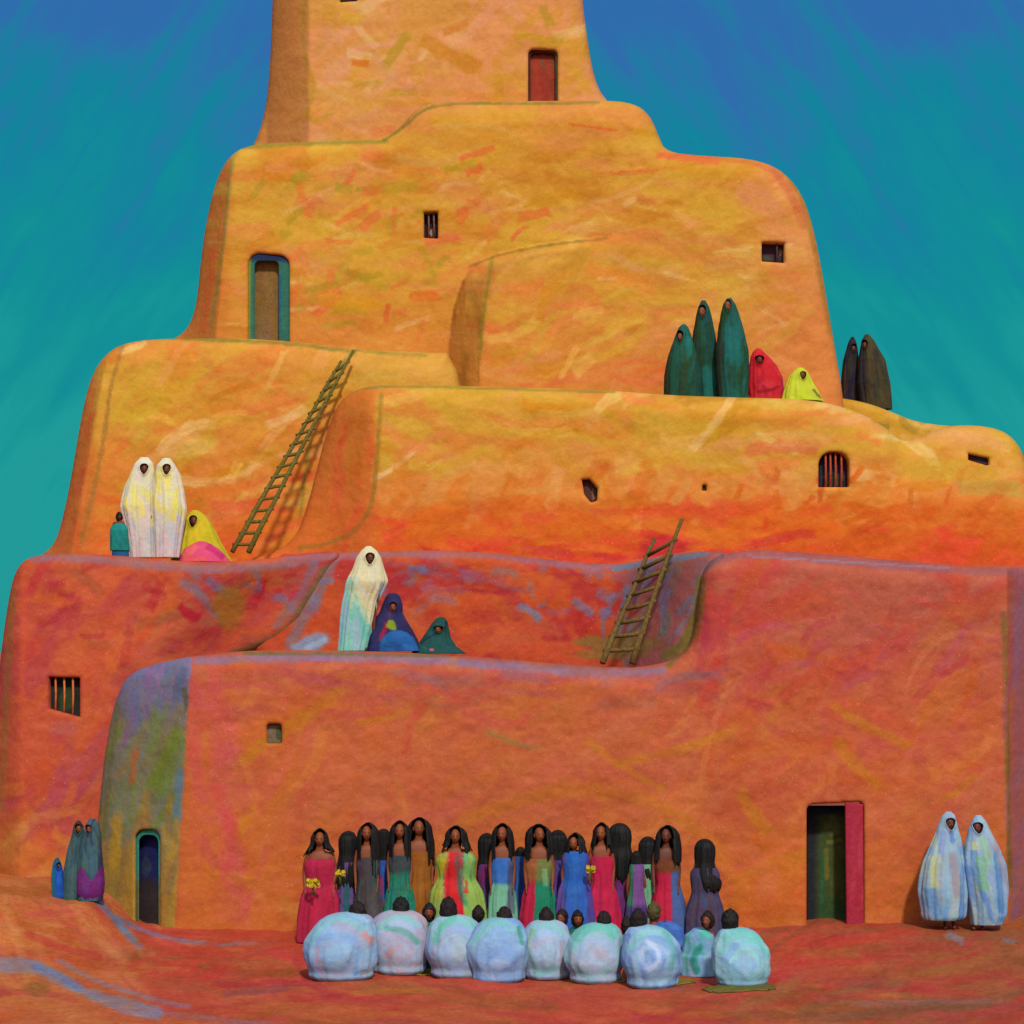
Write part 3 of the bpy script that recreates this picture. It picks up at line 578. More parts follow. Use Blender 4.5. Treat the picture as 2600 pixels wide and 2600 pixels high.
P.scatter(120, (-200, 2330, 2800, 2620), [(194, 84, 42), (192, 64, 46), (164, 84, 34), (186, 76, 60), (204, 104, 56), (178, 56, 48)], 6, 10, (120, 460), (10, 34), (.35, .75), .05)
P.scatter(40, (1700, 2360, 2800, 2620), [(150, 80, 40), (190, 56, 46), (136, 84, 50), (180, 66, 50), (170, 92, 50)], -12, 12, (120, 420), (10, 34), (.4, .75), .05)
P.scatter(44, (-150, 2260, 330, 2460), [(204, 122, 58), (196, 104, 40), (206, 130, 76), (172, 90, 30), (196, 88, 60)], 35, 18, (90, 260), (14, 44), (.4, .75))
P.stroke(-20, 2262, 130, 2276, 26, (166, 86, 24), .8, 6); P.path([(180, 2350), (250, 2420), (285, 2450)], 40, (186, 80, 52), .6)
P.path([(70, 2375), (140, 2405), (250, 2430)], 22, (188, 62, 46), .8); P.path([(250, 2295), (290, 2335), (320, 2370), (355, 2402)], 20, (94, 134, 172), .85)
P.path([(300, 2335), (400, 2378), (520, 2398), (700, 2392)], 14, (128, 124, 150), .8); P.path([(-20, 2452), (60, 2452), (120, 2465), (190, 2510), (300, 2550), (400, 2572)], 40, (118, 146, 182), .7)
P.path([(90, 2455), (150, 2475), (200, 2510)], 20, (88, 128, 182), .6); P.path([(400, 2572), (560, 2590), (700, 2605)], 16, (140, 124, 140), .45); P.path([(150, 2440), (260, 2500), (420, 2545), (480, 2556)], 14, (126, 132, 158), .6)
P.patch(95, 2510, 40, 22, (150, 92, 36), .8); P.stroke(540, 2500, 800, 2495, 18, (176, 44, 52), .8); P.stroke(560, 2525, 760, 2505, 24, (158, 76, 76), .8)
P.scatter(30, (420, 2400, 800, 2480), [(198, 62, 48), (190, 60, 44), (178, 84, 40)], 3, 6, (120, 320), (12, 30), (.4, .8))
P.stroke(2090, 2400, 2330, 2360, 26, (202, 66, 50), .7); P.stroke(1980, 2440, 2250, 2440, 24, (204, 64, 48), .7); P.stroke(2400, 2370, 2450, 2395, 20, (128, 134, 160), .7); P.stroke(2545, 2385, 2580, 2395, 14, (124, 132, 160), .6)  # blue grey strokes are painted shadows at the right pair's feet
P.stroke(1900, 2560, 2600, 2470, 18, (184, 60, 50), .5); P.stroke(2150, 2550, 2560, 2540, 16, (140, 104, 100), .5); P.path([(1960, 2500), (2000, 2440), (2040, 2390)], 20, (196, 60, 50), .5)
P.path([(750, 2440), (790, 2500), (860, 2530)], 26, (178, 52, 52), .7); P.stroke(880, 2520, 1100, 2515, 16, (186, 112, 24), .7); P.stroke(1180, 2505, 1320, 2510, 30, (196, 74, 50), .7)
P.grain(12)
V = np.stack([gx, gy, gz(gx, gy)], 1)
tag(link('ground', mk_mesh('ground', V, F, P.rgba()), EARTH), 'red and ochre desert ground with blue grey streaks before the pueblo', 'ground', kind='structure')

# ------------------------------------------------------------------ people: body templates
def skin_body(joints, edges, seated=False):
    names = list(joints); me = bpy.data.meshes.new('tmp')
    me.from_pydata([joints[n][0] for n in names], [(names.index(a), names.index(b)) for a, b in edges], [])
    o = bpy.data.objects.new('tmp', me); COL.objects.link(o)
    sk = o.modifiers.new('s', 'SKIN'); sk.use_smooth_shade = True; sk.branch_smoothing = .6
    lay = me.skin_vertices[0].data if me.skin_vertices else None
    for i, n in enumerate(names):
        r = joints[n][1]; lay[i].radius = r if isinstance(r, tuple) else (r, r); lay[i].use_root = (n == 'pelvis')
    ss = o.modifiers.new('u', 'SUBSURF'); ss.levels = 1
    bpy.context.view_layer.update()
    ev = o.evaluated_get(bpy.context.evaluated_depsgraph_get())
    m2 = bpy.data.meshes.new_from_object(ev)
    V = np.array([v.co[:] for v in m2.vertices]); F = [tuple(p.vertices) for p in m2.polygons]
    bpy.data.objects.remove(o); bpy.data.meshes.remove(m2)
    return V, F
def mirror(j):
    o = dict(j)
    for n, (p, r) in j.items():
        if n.endswith('_l'): o[n[:-2] + '_r'] = ((-p[0], p[1], p[2]), r)
    return o
def hand_joints(j, w, d, side):
    """five fingers of unequal length from the palm, d = hand direction"""
    d = Vector(d).normalized(); px, py_, pz = w
    palm = Vector(w) + d * .06
    j['palm_l'] = (tuple(palm), (.026, .016)); E = [('wrist_l', 'palm_l')]
    acr = Vector(side)
    for i, (o, l) in enumerate(((-.027, .068), (-.009, .080), (.009, .074), (.026, .058))):
        a = palm + acr * o + d * .028; b = a + d * l * .5 + Vector((0, -.006, 0)); c = a + d * l + Vector((0, -.018, 0))
        for q, pt in zip('abc', (a, b, c)): j[f'f{i}{q}_l'] = (tuple(pt), .0085 if q != 'c' else .007)
        E += [('palm_l', f'f{i}a_l'), (f'f{i}a_l', f'f{i}b_l'), (f'f{i}b_l', f'f{i}c_l')]
    a = palm + acr * -.036 - d * .02; b = a + acr * -.018 + d * .032
    j['ta_l'] = (tuple(a), .011); j['tb_l'] = (tuple(b), .009)
    return E + [('palm_l', 'ta_l'), ('ta_l', 'tb_l')]
def both(E):
    out = []
    for a, b in E:
        out.append((a, b))
        if a.endswith('_l') or b.endswith('_l'):
            f = lambda n: n[:-2] + '_r' if n.endswith('_l') else n
            out.append((f(a), f(b)))
    return out
js = {'pelvis': ((0, 0, .92), (.145, .105)), 'belly': ((0, -.01, 1.08), (.125, .095)), 'chest': ((0, 0, 1.25), (.145, .105)), 'neckb': ((0, .01, 1.38), (.07, .06)), 'neck': ((0, 0, 1.455), (.048, .05)), 'skull': ((0, 0, 1.53), (.05, .055)),
      'sho_l': ((.155, .01, 1.34), .058), 'elb_l': ((.205, .01, 1.07), .041), 'wrist_l': ((.195, -.06, .84), .027),
      'hip_l': ((.085, 0, .84), .088), 'knee_l': ((.09, -.01, .47), .056), 'ank_l': ((.085, .02, .085), .036), 'heel_l': ((.085, .035, .035), .034), 'toe_l': ((.095, -.14, .022), (.036, .02))}
es = [('pelvis', 'belly'), ('belly', 'chest'), ('chest', 'neckb'), ('neckb', 'neck'), ('neck', 'skull'), ('chest', 'sho_l'), ('sho_l', 'elb_l'), ('elb_l', 'wrist_l'), ('pelvis', 'hip_l'), ('hip_l', 'knee_l'), ('knee_l', 'ank_l'), ('ank_l', 'heel_l'), ('ank_l', 'toe_l')]
es += hand_joints(js, js['wrist_l'][0], (-.05, -.35, -1), (0, -1, .0))
STAND = skin_body(mirror(js), both(es))
jt = {'pelvis': ((0, .05, .12), (.155, .12)), 'belly': ((0, .06, .28), (.135, .105)), 'chest': ((0, .03, .47), (.15, .11)), 'neckb': ((0, 0, .60), (.07, .06)), 'neck': ((0, -.02, .67), (.048, .05)), 'skull': ((0, -.03, .745), (.05, .055)),
      'sho_l': ((.16, .02, .56), .058), 'elb_l': ((.23, -.06, .32), .041), 'wrist_l': ((.11, -.24, .24), .027),
      'hip_l': ((.1, 0, .11), .088), 'knee_l': ((.32, -.26, .13), .058), 'ank_l': ((-.02, -.34, .06), .036), 'toe_l': ((-.13, -.33, .035), (.034, .022))}
et = [e for e in es if 'heel_l' not in e and not any(n[0] in 'f' and n[1].isdigit() or n in ('palm_l', 'ta_l', 'tb_l') for n in e)]
et += hand_joints(jt, jt['wrist_l'][0], (-.7, -.5, -.25), (.3, -.6, .7))
SEAT = skin_body(mirror(jt), both(et))

def make_head():
    nu, nv = 40, 30; V = []; F = []; M = []
    for j in range(nv + 1):
        b = math.pi * j / nv
        for i in range(nu):
            a = 2 * math.pi * i / nu
            x = math.sin(b) * math.sin(a); y = -math.sin(b) * math.cos(a); z = math.cos(b)
            X, Y, Z = x * .074, y * .094, z * .116
            if Z < 0:
                t = (-Z / .116) ** 1.4
                X *= 1 - .34 * t
                if Y > 0: Y *= 1 - .35 * t
            if Y < 0:
                Y -= .024 * math.exp(-(X / .011) ** 2 - ((Z + .020) / .020) ** 2) + .010 * math.exp(-(X / .009) ** 2 - ((Z - .004) / .022) ** 2)
                Y += .011 * math.exp(-((abs(X) - .030) / .017) ** 2 - ((Z - .010) / .013) ** 2)
                Y -= .007 * math.exp(-(X / .020) ** 2 - ((Z + .060) / .011) ** 2) + .006 * math.exp(-(X / .018) ** 2 - ((Z + .098) / .014) ** 2)
                Y -= .004 * math.exp(-((abs(X) - .028) / .022) ** 2 - ((Z - .034) / .009) ** 2)
            V.append((X, Y, Z))
    for j in range(nv):
        for i in range(nu):
            q = (j * nu + i, (j + 1) * nu + i, (j + 1) * nu + (i + 1) % nu, j * nu + (i + 1) % nu)
            c = np.mean([V[k] for k in q], 0); F.append(q)
            M.append(2 if (c[1] < -.05 and abs(c[0]) < .022 and abs(c[2] + .060) < .009) else 0)
    def ball(c, r, m, n=10):
        b0 = len(V)
        for j in range(n + 1):
            b = math.pi * j / n
            for i in range(n): a = 2 * math.pi * i / n; V.append((c[0] + r[0] * math.sin(b) * math.cos(a), c[1] + r[1] * math.sin(b) * math.sin(a), c[2] + r[2] * math.cos(b)))
        for j in range(n):
            for i in range(n): F.append((b0 + j * n + i, b0 + (j + 1) * n + i, b0 + (j + 1) * n + (i + 1) % n, b0 + j * n + (i + 1) % n)); M.append(m)
    for s in (-1, 1):
        ball((s * .030, -.072, .010), (.014, .010, .008), 1); ball((s * .073, .005, -.005), (.012, .02, .03), 0)
    return np.array(V), F, M
HEAD = make_head()

def rotz(V, a):
    c, s = math.cos(a), math.sin(a); V = np.asarray(V)
    return np.stack([V[:, 0] * c - V[:, 1] * s, V[:, 0] * s + V[:, 1] * c, V[:, 2]], 1)

def person(label, loc, headpos, seated=False, yaw=0.0, head_yaw=None, bw=1.0, hs=1.0, skin=None, group=None, tilt=0.0):
    """top-level body mesh: headpos = head centre in local metres; local x right, y away, z up"""
    BV, BF = SEAT if seated else STAND
    hz = .745 if seated else 1.55
    s = headpos[2] / hz
    V = rotz(BV * np.array([s * bw, s * min(bw, 1.0) * (.8 if seated else 1), s]), yaw)
    off = np.array([headpos[0], headpos[1], 0.0])
    base = rotz(np.array([[0, -.03 * s if seated else 0, 0]]), yaw)[0]
    V = V + off - np.array([base[0], base[1], 0])
    hy = yaw if head_yaw is None else head_yaw
    hv = HEAD[0] * (s if not seated else max(s, .85)) * hs
    ct, st = math.cos(tilt), math.sin(tilt)
    hv = np.stack([hv[:, 0], hv[:, 1] * ct - hv[:, 2] * st, hv[:, 1] * st + hv[:, 2] * ct], 1)
    HV = rotz(hv, hy) + np.array(headpos)
    n = len(V); F = list(BF) + [tuple(i + n for i in f) for f in HEAD[1]]
    me = mk_mesh('person', np.concatenate([V, HV]), F)
    o = link('person', me, [skin or SKIN, EYE_M, LIP], None, loc)
    me.polygons.foreach_set('material_index', [0] * len(BF) + HEAD[2])
    tag(o, label, 'person', group)
    return o

def shell(rows, px0, py0, k, dr=.75, nseg=72, nrow=90, openf=None, fold=.05, nf=9, seed=0, cy=0.0, dmin=.0, cap=True, ridge=0.0, yshift=None, ell=None, jag=0.0, laps=(), drape=0.0):
    """cloth or hair: a lofted skin whose front outline is given by rows (py, left, right); ell = (fx, fy, fw, fh) a face opening"""
    rows = sorted(rows, key=lambda r: -r[0])
    pyr = np.array([r[0] for r in rows]); lo = np.array([r[1] for r in rows], float); hi = np.array([r[2] for r in rows], float)
    s = np.linspace(0, 1, nrow); s = 1 - (1 - s) ** 1.35
    pp = pyr[0] + (pyr[-1] - pyr[0]) * s
    def sm(v):
        f = np.interp(-pp, -pyr, v)
        for _ in range(4): f[1:-1] = (f[:-2] + 2 * f[1:-1] + f[2:]) / 4
        return f
    L = sm(lo); Hh = sm(hi); c = (L + Hh) / 2; hw = np.maximum((Hh - L) / 2, .6)
    th = np.arange(nseg) / nseg * 2 * np.pi
    T, PY = np.meshgrid(th, pp); C = np.repeat(c[:, None], nseg, 1); HW = np.repeat(hw[:, None], nseg, 1)
    tt = np.repeat(np.linspace(0, 1, nrow)[:, None], nseg, 1)
    amp = fold * (1 - sst(.45, .85, tt))
    ph = seed * 1.7
    fl = np.sin(T * nf + ph + 1.5 * (vnoise(tt * 3, T * .0 + seed, 1) - .5)) * .6 + np.sin(T * (nf * 2 + 1) + ph * 2.3 + tt * 2) * .4
    rf = 1 + amp * fl + .04 * (fbm(np.cos(T) * 2 + 5 + seed, tt * 5 + np.sin(T) * 2, 3, 3) - .5) * 2
    if drape: rf = rf + drape * np.sin(tt * 15 + 2.6 * np.sin(T * 1.5 + seed * 2.1) + 3 * vnoise(T * 1.3 + seed, tt * 2, 4)) * sst(0, .15, tt) * sst(.95, .7, tt) + drape * 2.2 * (fbm(np.cos(T) * 1.6 + seed * 3, np.sin(T) * 1.6 + tt * 2.4, 5, 3) - .5) * 2
    if ridge: rf = rf + ridge * (vnoise(T * 9 + seed, tt * 2.2, 2) - .5) * 2
    for lap in laps:                                   # overlapping edge of the wrapped cloth
        lp = np.array(sorted(lap), float); xe = np.interp(PY, lp[:, 0], lp[:, 1]); on = sst(lp[0, 0] - 8, lp[0, 0] + .55 * (lp[-1, 0] - lp[0, 0]), PY) * sst(lp[-1, 0] + 2, lp[-1, 0] - .4 * (lp[-1, 0] - lp[0, 0]), PY)
        rf = rf + .075 * on * sst(2.5, -2.5, C + np.sin(T) * HW - xe) * (np.cos(T) > -.2)
    xs_ = C + np.sin(T) * HW * rf
    dep = np.maximum(HW * dr, dmin / k * np.minimum(1, HW / 12))
    ysf = -np.cos(T) * dep * rf * k + cy
    if yshift is not None: ysf = ysf + yshift(PY)
    x = (xs_ - px0) * k; z = (py0 - PY) * k
    kill = np.zeros(x.shape, bool); fr = np.cos(T) > 0.12
    if ell is not None:
        fx, fy, fw, fh = ell
        fwv = fw * np.clip(1.08 - .42 * (PY - fy) / fh, .55, 1.3)
        e = np.sqrt(((xs_ - fx) / fwv) ** 2 + ((PY - fy) / fh) ** 2)
        kill |= (e < .96) & fr
        near = (e >= .96) & (e < 1.22) & fr
        xs2 = fx + (xs_ - fx) / e; py2 = fy + (PY - fy) / e
        x = np.where(near, (xs2 - px0) * k, x); z = np.where(near, (py0 - py2) * k, z)
        ysf = np.where((e < 1.5) & fr, ysf - .018 * (1 - np.clip((e - 1) / .5, 0, 1)), ysf)
    if openf is not None: kill |= openf(xs_, PY) & fr
    if jag:
        kill |= PY > pyr[0] - jag * (vnoise(T * 7 + seed * 3, T * 0 + seed, 2) ** 1.3)
    V = np.stack([x.ravel(), ysf.ravel(), z.ravel()], 1)
    id_ = np.arange(nrow * nseg).reshape(nrow, nseg)
    A = id_[:-1]; B = np.roll(id_, -1, 1)[:-1]; Cc = np.roll(id_, -1, 1)[1:]; Dd = id_[1:]
    Fq = np.stack([A.ravel(), B.ravel(), Cc.ravel(), Dd.ravel()], 1)
    kr = kill.ravel(); kf = kr[Fq].sum(1) >= 2
    F = [tuple(f) for f in Fq[~kf]]
    if cap: F.append(tuple(id_[-1]))
    return V, F, xs_.ravel(), PY.ravel()
def cloth(name, parent, sh, base, paint=None, seed=1, mat=None, thick=.012, label=None):
    V, F, px, py = sh
    P = Painter(px, py, base, seed)
    if paint: paint(P)
    P.grain(8)
    o = link(name, mk_mesh(name, V, F, P.rgba()), mat or CLOTH, parent)
    if thick:
        md = o.modifiers.new('thickness', 'SOLIDIFY'); md.thickness = thick; md.offset = -1
    if label: o['label'] = label
    return o
def hair(parent, sh, mat=None):
    V, F, px, py = sh
    o = link('hair', mk_mesh('hair', V, F), mat or HAIR, parent)
    md = o.modifiers.new('thickness', 'SOLIDIFY'); md.thickness = .01; md.offset = -1
    return o
def hair_cap(parent, hp, s, yaw, mat=None, low=-.085, seed=0, big=1.14):
    """short thick hair round the skull, open at the face; also covers the nape"""
    nu, nv = 48, 36; V = []; F = []; kill = []
    for j in range(nv + 1):
        b = math.pi * .86 * j / nv
        for i in range(nu):
            a = 2 * math.pi * i / nu
            n = 1 + .13 * (float(vnoise(i * .9 + seed * 3, j * .22, 2)) - .5) + .22 * (float(vnoise(abs(i - 24) * .22 + seed * 2.3, j * .25, 4)) - .5)
            x = math.sin(b) * math.sin(a) * .098 * n * big; y = -math.sin(b) * math.cos(a) * .112 * n * big + .012; z = math.cos(b) * .136 * n * big + .004
            V.append((x, y, z)); kill.append(y < -.045 and z < .062 and abs(x) < .066)
    for j in range(nv):
        for i in range(nu):
            q = (j * nu + i, (j + 1) * nu + i, (j + 1) * nu + (i + 1) % nu, j * nu + (i + 1) % nu)
            if sum(kill[k] for k in q) < 2: F.append(q)
    V = rotz(np.array(V) * s, yaw) + np.array(hp)
    o = link('hair', mk_mesh('hair', V, F), mat or HAIR, parent)
    md = o.modifiers.new('thickness', 'SOLIDIFY'); md.thickness = .008; md.offset = -1
    return o
def hw_at(rows, py):
    rows = sorted(rows, key=lambda r: r[0]); a = np.array(rows, float)
    return float(np.interp(py, a[:, 0], (a[:, 2] - a[:, 1]) / 2)), float(np.interp(py, a[:, 0], (a[:, 2] + a[:, 1]) / 2))

def robed(label, rows, face, Y, base, paint, zloc=None, seated=False, head_yaw=0.0, skin=None, dr=.72, seed=1, nf=9, fold=.06, group=None, hem_lift=0, bw=.72, laps=()):
    """a standing or sitting figure wrapped head to foot"""
    py0 = max(r[0] for r in rows); lo = [r for r in rows if r[0] == py0][0]
    px0 = (lo[1] + lo[2]) / 2; k = kk(Y)
    X, _, Z = at(px0, py0, Y)
    if zloc is not None: Z = float(zloc(X, Y)) if callable(zloc) else zloc
    fx, fy, fw, fh = face
    hwf, cf = hw_at(rows, fy)
    hz = (py0 - fy) * k - .005
    s = hz / (.745 if seated else 1.55); hsz = (max(s, .85) if seated else s)
    want = fh * 1.28 * k / .116                      # head sized by the face opening
    hs = min(max(want / hsz, .72), 1.0)
    hx = (cf + (fx - cf) * .75 - px0) * k
    surf = -math.sqrt(max(0.05, 1 - min(.95, abs(fx - cf) / hwf) ** 2)) * hwf * dr * k
    hy = surf + .012 + .102 * hsz * hs
    if hem_lift: rows = [(r[0] - hem_lift, r[1], r[2]) if r[0] == py0 else r for r in rows]
    o = person(label, (X, Y, Z), (hx, hy, hz), seated, 0, head_yaw, .5 if seated else bw, hs, skin or SKIND, group)
    sh = shell(rows, px0, py0, k, dr, 112, 130, ell=face, fold=fold, nf=nf, seed=seed, laps=laps)
    cloth('robe', o, sh, base, paint, seed)
    return o, px0, py0, k

# ---- top right terrace
RT = lambda px, py, yb: at(px, py, yb + .3)[2]
gT = 'robed people on the top right terrace'
ZT = RT(1800, 1011, 3.4)
def p_green(x0, y0, x1, y1, hl):
    return lambda P: P.scatter(26, (x0, y0, x1, y1), [(14, 84, 66), (16, 98, 92), (34, 70, 40), (20, 74, 72), (46, 66, 30)], 94, 8, (60, 160), (8, 20), (.45, .85)).patch(hl[0], hl[1], hl[2], hl[3], (12, 116, 110), .7).bandx(x0 + 18, x0 + 6, (48, 46, 26), .8, 5)  # teal patch is a highlight painted into the cloth colour
robed('shortest of the three people in dark green robes on the upper terrace', [(1010, 1686, 1776), (950, 1690, 1777), (900, 1697, 1770), (870, 1705, 1763), (840, 1716, 1754), (822, 1724, 1747), (815, 1733, 1740)], (1725, 848, 9, 18), 4.1, (18, 82, 62), p_green(1688, 830, 1776, 1010, (1748, 870, 12, 40)), ZT, head_yaw=-.5, seed=1, laps=[[(872, 1722), (930, 1712), (1000, 1708)]], group=gT, skin=SKIN)
robed('tall person in a dark green robe standing between two others in green', [(1010, 1764, 1832), (940, 1756, 1828), (880, 1757, 1822), (830, 1761, 1815), (790, 1767, 1807), (765, 1773, 1800), (749, 1781, 1791)], (1783, 778, 9, 18), 4.42, (20, 80, 66), p_green(1758, 760, 1830, 1010, (1800, 960, 24, 50)), ZT, head_yaw=-.4, seed=2, laps=[[(800, 1784), (900, 1776), (1000, 1780)]], group=gT, skin=SKIN)
robed('tall person in a teal green robe standing beside the crouching red figure', [(1010, 1826, 1898), (950, 1821, 1902), (880, 1820, 1899), (830, 1826, 1888), (790, 1830, 1877), (765, 1836, 1868), (749, 1846, 1857)], (1848, 770, 8, 18), 4.08, (14, 88, 76), p_green(1822, 760, 1900, 1010, (1862, 860, 30, 70)), ZT, head_yaw=-.35, seed=3, laps=[[(790, 1846), (880, 1836), (1000, 1846)]], group=gT, skin=SKIN)
robed('person crouching in a crimson red robe on the upper terrace', [(1013, 1901, 1986), (985, 1901, 1990), (950, 1902, 1985), (920, 1903, 1970), (900, 1906, 1952), (887, 1912, 1938), (879, 1920, 1930)], (1926, 911, 12, 14), 4.12, (204, 34, 46), lambda P: P.scatter(16, (1900, 890, 1990, 1012), [(186, 22, 44), (214, 54, 56), (172, 24, 50)], 70, 20, (30, 80), (8, 18), (.4, .8)).stroke(1916, 992, 1980, 975, 8, (130, 20, 36), .8, 6).stroke(1988, 930, 1986, 1000, 10, (170, 16, 90), .6), ZT, True, seed=4, laps=[[(930, 1922), (970, 1935), (1000, 1972)]], fold=.05, group=gT)
robed('person crouching in a bright yellow robe on the upper terrace', [(1015, 1980, 2090), (990, 1988, 2077), (970, 1996, 2064), (950, 2004, 2056), (938, 2015, 2049), (930, 2026, 2038)], (2037, 951, 9, 13), 4.15, (196, 208, 46), lambda P: P.scatter(12, (1985, 940, 2085, 1012), [(206, 214, 56), (170, 196, 70), (186, 192, 40)], 40, 30, (24, 60), (8, 16), (.4, .8)).stroke(2060, 985, 2084, 1012, 9, (110, 76, 36), .8), ZT, True, seed=5, fold=.05, group=gT)
ZB = RT(2180, 1020, 7.0) - .02
robed('slim person in a black robe at the far right end of the terrace', [(1020, 2134, 2186), (960, 2136, 2186), (910, 2141, 2181), (880, 2149, 2178), (862, 2154, 2174), (849, 2161, 2168)], (2167, 879, 7, 13), 7.7, (42, 38, 44), lambda P: P.scatter(14, (2136, 860, 2186, 1018), [(34, 34, 52), (60, 48, 34), (84, 50, 34), (50, 46, 40)], 92, 8, (40, 120), (6, 14), (.4, .8)), ZB + .02, head_yaw=.3, seed=6, group=gT)
robed('broad person in an olive black robe at the far right end of the terrace', [(1036, 2186, 2264), (970, 2180, 2259), (910, 2181, 2247), (880, 2184, 2230), (860, 2188, 2219), (845, 2197, 2206)], (2194, 873, 7, 14), 7.45, (70, 62, 36), lambda P: P.scatter(18, (2180, 860, 2262, 1034), [(78, 70, 38), (58, 52, 34), (44, 42, 46), (84, 74, 44)], 82, 8, (40, 140), (6, 16), (.4, .8)).bandx(2200, 2186, (40, 38, 50), .8, 5), ZB - .1, head_yaw=-.4, seed=7, laps=[[(890, 2196), (950, 2200), (1020, 2208)]], group=gT)

# ---- left terrace
ZL = at(380, 1414, 2.1)[2]
gL = 'people on the left terrace'
pw = lambda x0, x1: (lambda P: P.band(1300, 1390, (214, 192, 186), .9, 30, 60).scatter(18, (x0, 1200, x1, 1330), [(238, 228, 120), (236, 232, 150), (228, 222, 190), (240, 228, 96)], 80, 16, (40, 110), (10, 24), (.5, .9)).scatter(14, (x0, 1330, x1, 1420), [(222, 190, 186), (196, 206, 212), (220, 212, 206), (186, 200, 200)], 95, 12, (30, 80), (8, 18), (.5, .85)).band(1190, 1172, (220, 220, 190), .8, 6, 20))
robed('person in a cream white robe standing next to the child in teal', [(1420, 328, 394), (1350, 322, 395), (1290, 312, 396), (1240, 318, 395), (1200, 333, 394), (1180, 342, 390), (1165, 357, 377)], (369, 1196, 11, 16), 2.45, (226, 216, 190), pw(315, 395), ZL, head_yaw=.1, seed=8, group=gL, laps=[[(1218, 366), (1300, 376), (1410, 388)], [(1225, 352), (1290, 330), (1330, 322)]])
robed('person in a cream white robe standing behind the seated yellow figure', [(1420, 392, 456), (1350, 391, 466), (1300, 391, 474), (1260, 391, 469), (1210, 393, 459), (1185, 398, 445), (1167, 413, 432)], (426, 1197, 11, 16), 2.45, (226, 216, 190), pw(393, 472), ZL, head_yaw=-.1, seed=9, group=gL, laps=[[(1218, 425), (1300, 410), (1410, 402)], [(1225, 440), (1300, 464), (1330, 470)]])
o, px0, py0, k = robed('seated person in a yellow robe with a pink skirt on the left terrace', [(1432, 433, 590), (1400, 441, 572), (1370, 452, 556), (1340, 462, 541), (1318, 472, 527), (1306, 480, 514), (1299, 489, 502)], (493, 1328, 11, 17), 2.75, (198, 178, 34), lambda P: P.scatter(14, (445, 1340, 540, 1425), [(218, 204, 48), (204, 186, 30), (186, 160, 40)], 120, 16, (40, 90), (12, 26), (.5, .85)), ZL - .06, True, seed=10, fold=.04, group=gL)
cloth('skirt', o, shell([(1432, 460, 592), (1415, 464, 576), (1398, 476, 560), (1386, 496, 540), (1380, 510, 524)], px0, py0, k, .6, 64, 50, fold=.03, nf=5, seed=3, cy=-.26), (214, 74, 112), lambda P: P.stroke(470, 1425, 510, 1385, 26, (230, 100, 92), .9).stroke(480, 1428, 540, 1428, 14, (234, 96, 76), .7).stroke(530, 1390, 580, 1425, 16, (184, 34, 98), .9), 4)

def ground_loc(px, Y):
    X = (px - VX) * kk(Y); return (X, Y, float(gz(X, Y)))
def dressed(label, x, Y, py0, headc, view, dress, dbase, dpaint, hairrows=None, hopen=None, loc=None, bw=.85, hs=1.0, dr=.7, seed=1, skin=None, group=None, head_yaw=None, extra=None, ddmin=.125, nf=8, fold=.085, hdr=.95):
    k = kk(Y)
    loc = loc or ground_loc(x, Y)
    hp = ((headc[0] - x) * k, 0.0, (py0 - headc[1]) * k)
    yaw = 0 if view == 'f' else math.pi
    o = person(label, loc, hp, False, yaw, head_yaw if head_yaw is not None else yaw, bw, hs, skin, group)
    cloth('dress', o, shell(dress, x, py0, k, dr, 72, 70, fold=fold, nf=nf, seed=seed, dmin=ddmin, cap=False), dbase, dpaint, seed)
    if hairrows:
        hair(o, shell(hairrows, x, py0, k, hdr, 72, 70, openf=hopen, fold=.015, nf=7, seed=seed, ridge=.11, dmin=.1, cy=.012, jag=34))
    if extra: extra(o, k)
    return o

# child in teal on the left terrace
def cap_extra(fx, fy, s, yaw, mat=None, big=1.0):
    def f(o, k):
        hair_cap(o, FHP[0], s, yaw, mat, big=big)
    return f
k = kk(2.4); cx0 = 303
loc = (at(cx0, 1416, 2.4)[0], 2.4, ZL)
hp = ((303 - cx0) * k, 0, (1416 - 1312) * k)
c = person('small child in a teal shirt standing on the left terrace', loc, hp, False, 0, .5, 1.25, 1.15, SKIND, gL)
hair_cap(c, hp, hp[2] / 1.55 * 1.15, .5, HAIR, seed=4)
cloth('shirt', c, shell([(1398, 280, 330), (1370, 279, 328), (1345, 279, 327), (1335, 284, 322), (1329, 292, 314)], cx0, 1416, k, .62, 60, 50, fold=.03, seed=2, cap=False), (20, 136, 122), lambda P: P.scatter(8, (280, 1330, 328, 1396), [(24, 150, 134), (16, 112, 110)], 90, 15, (20, 50), (6, 14), (.4, .8)), 3)
cloth('trousers', c, shell([(1416, 284, 328), (1405, 284, 328), (1392, 284, 326)], cx0, 1416, k, .6, 60, 30, fold=.03, seed=2, cap=False), (22, 92, 134), None, 3)

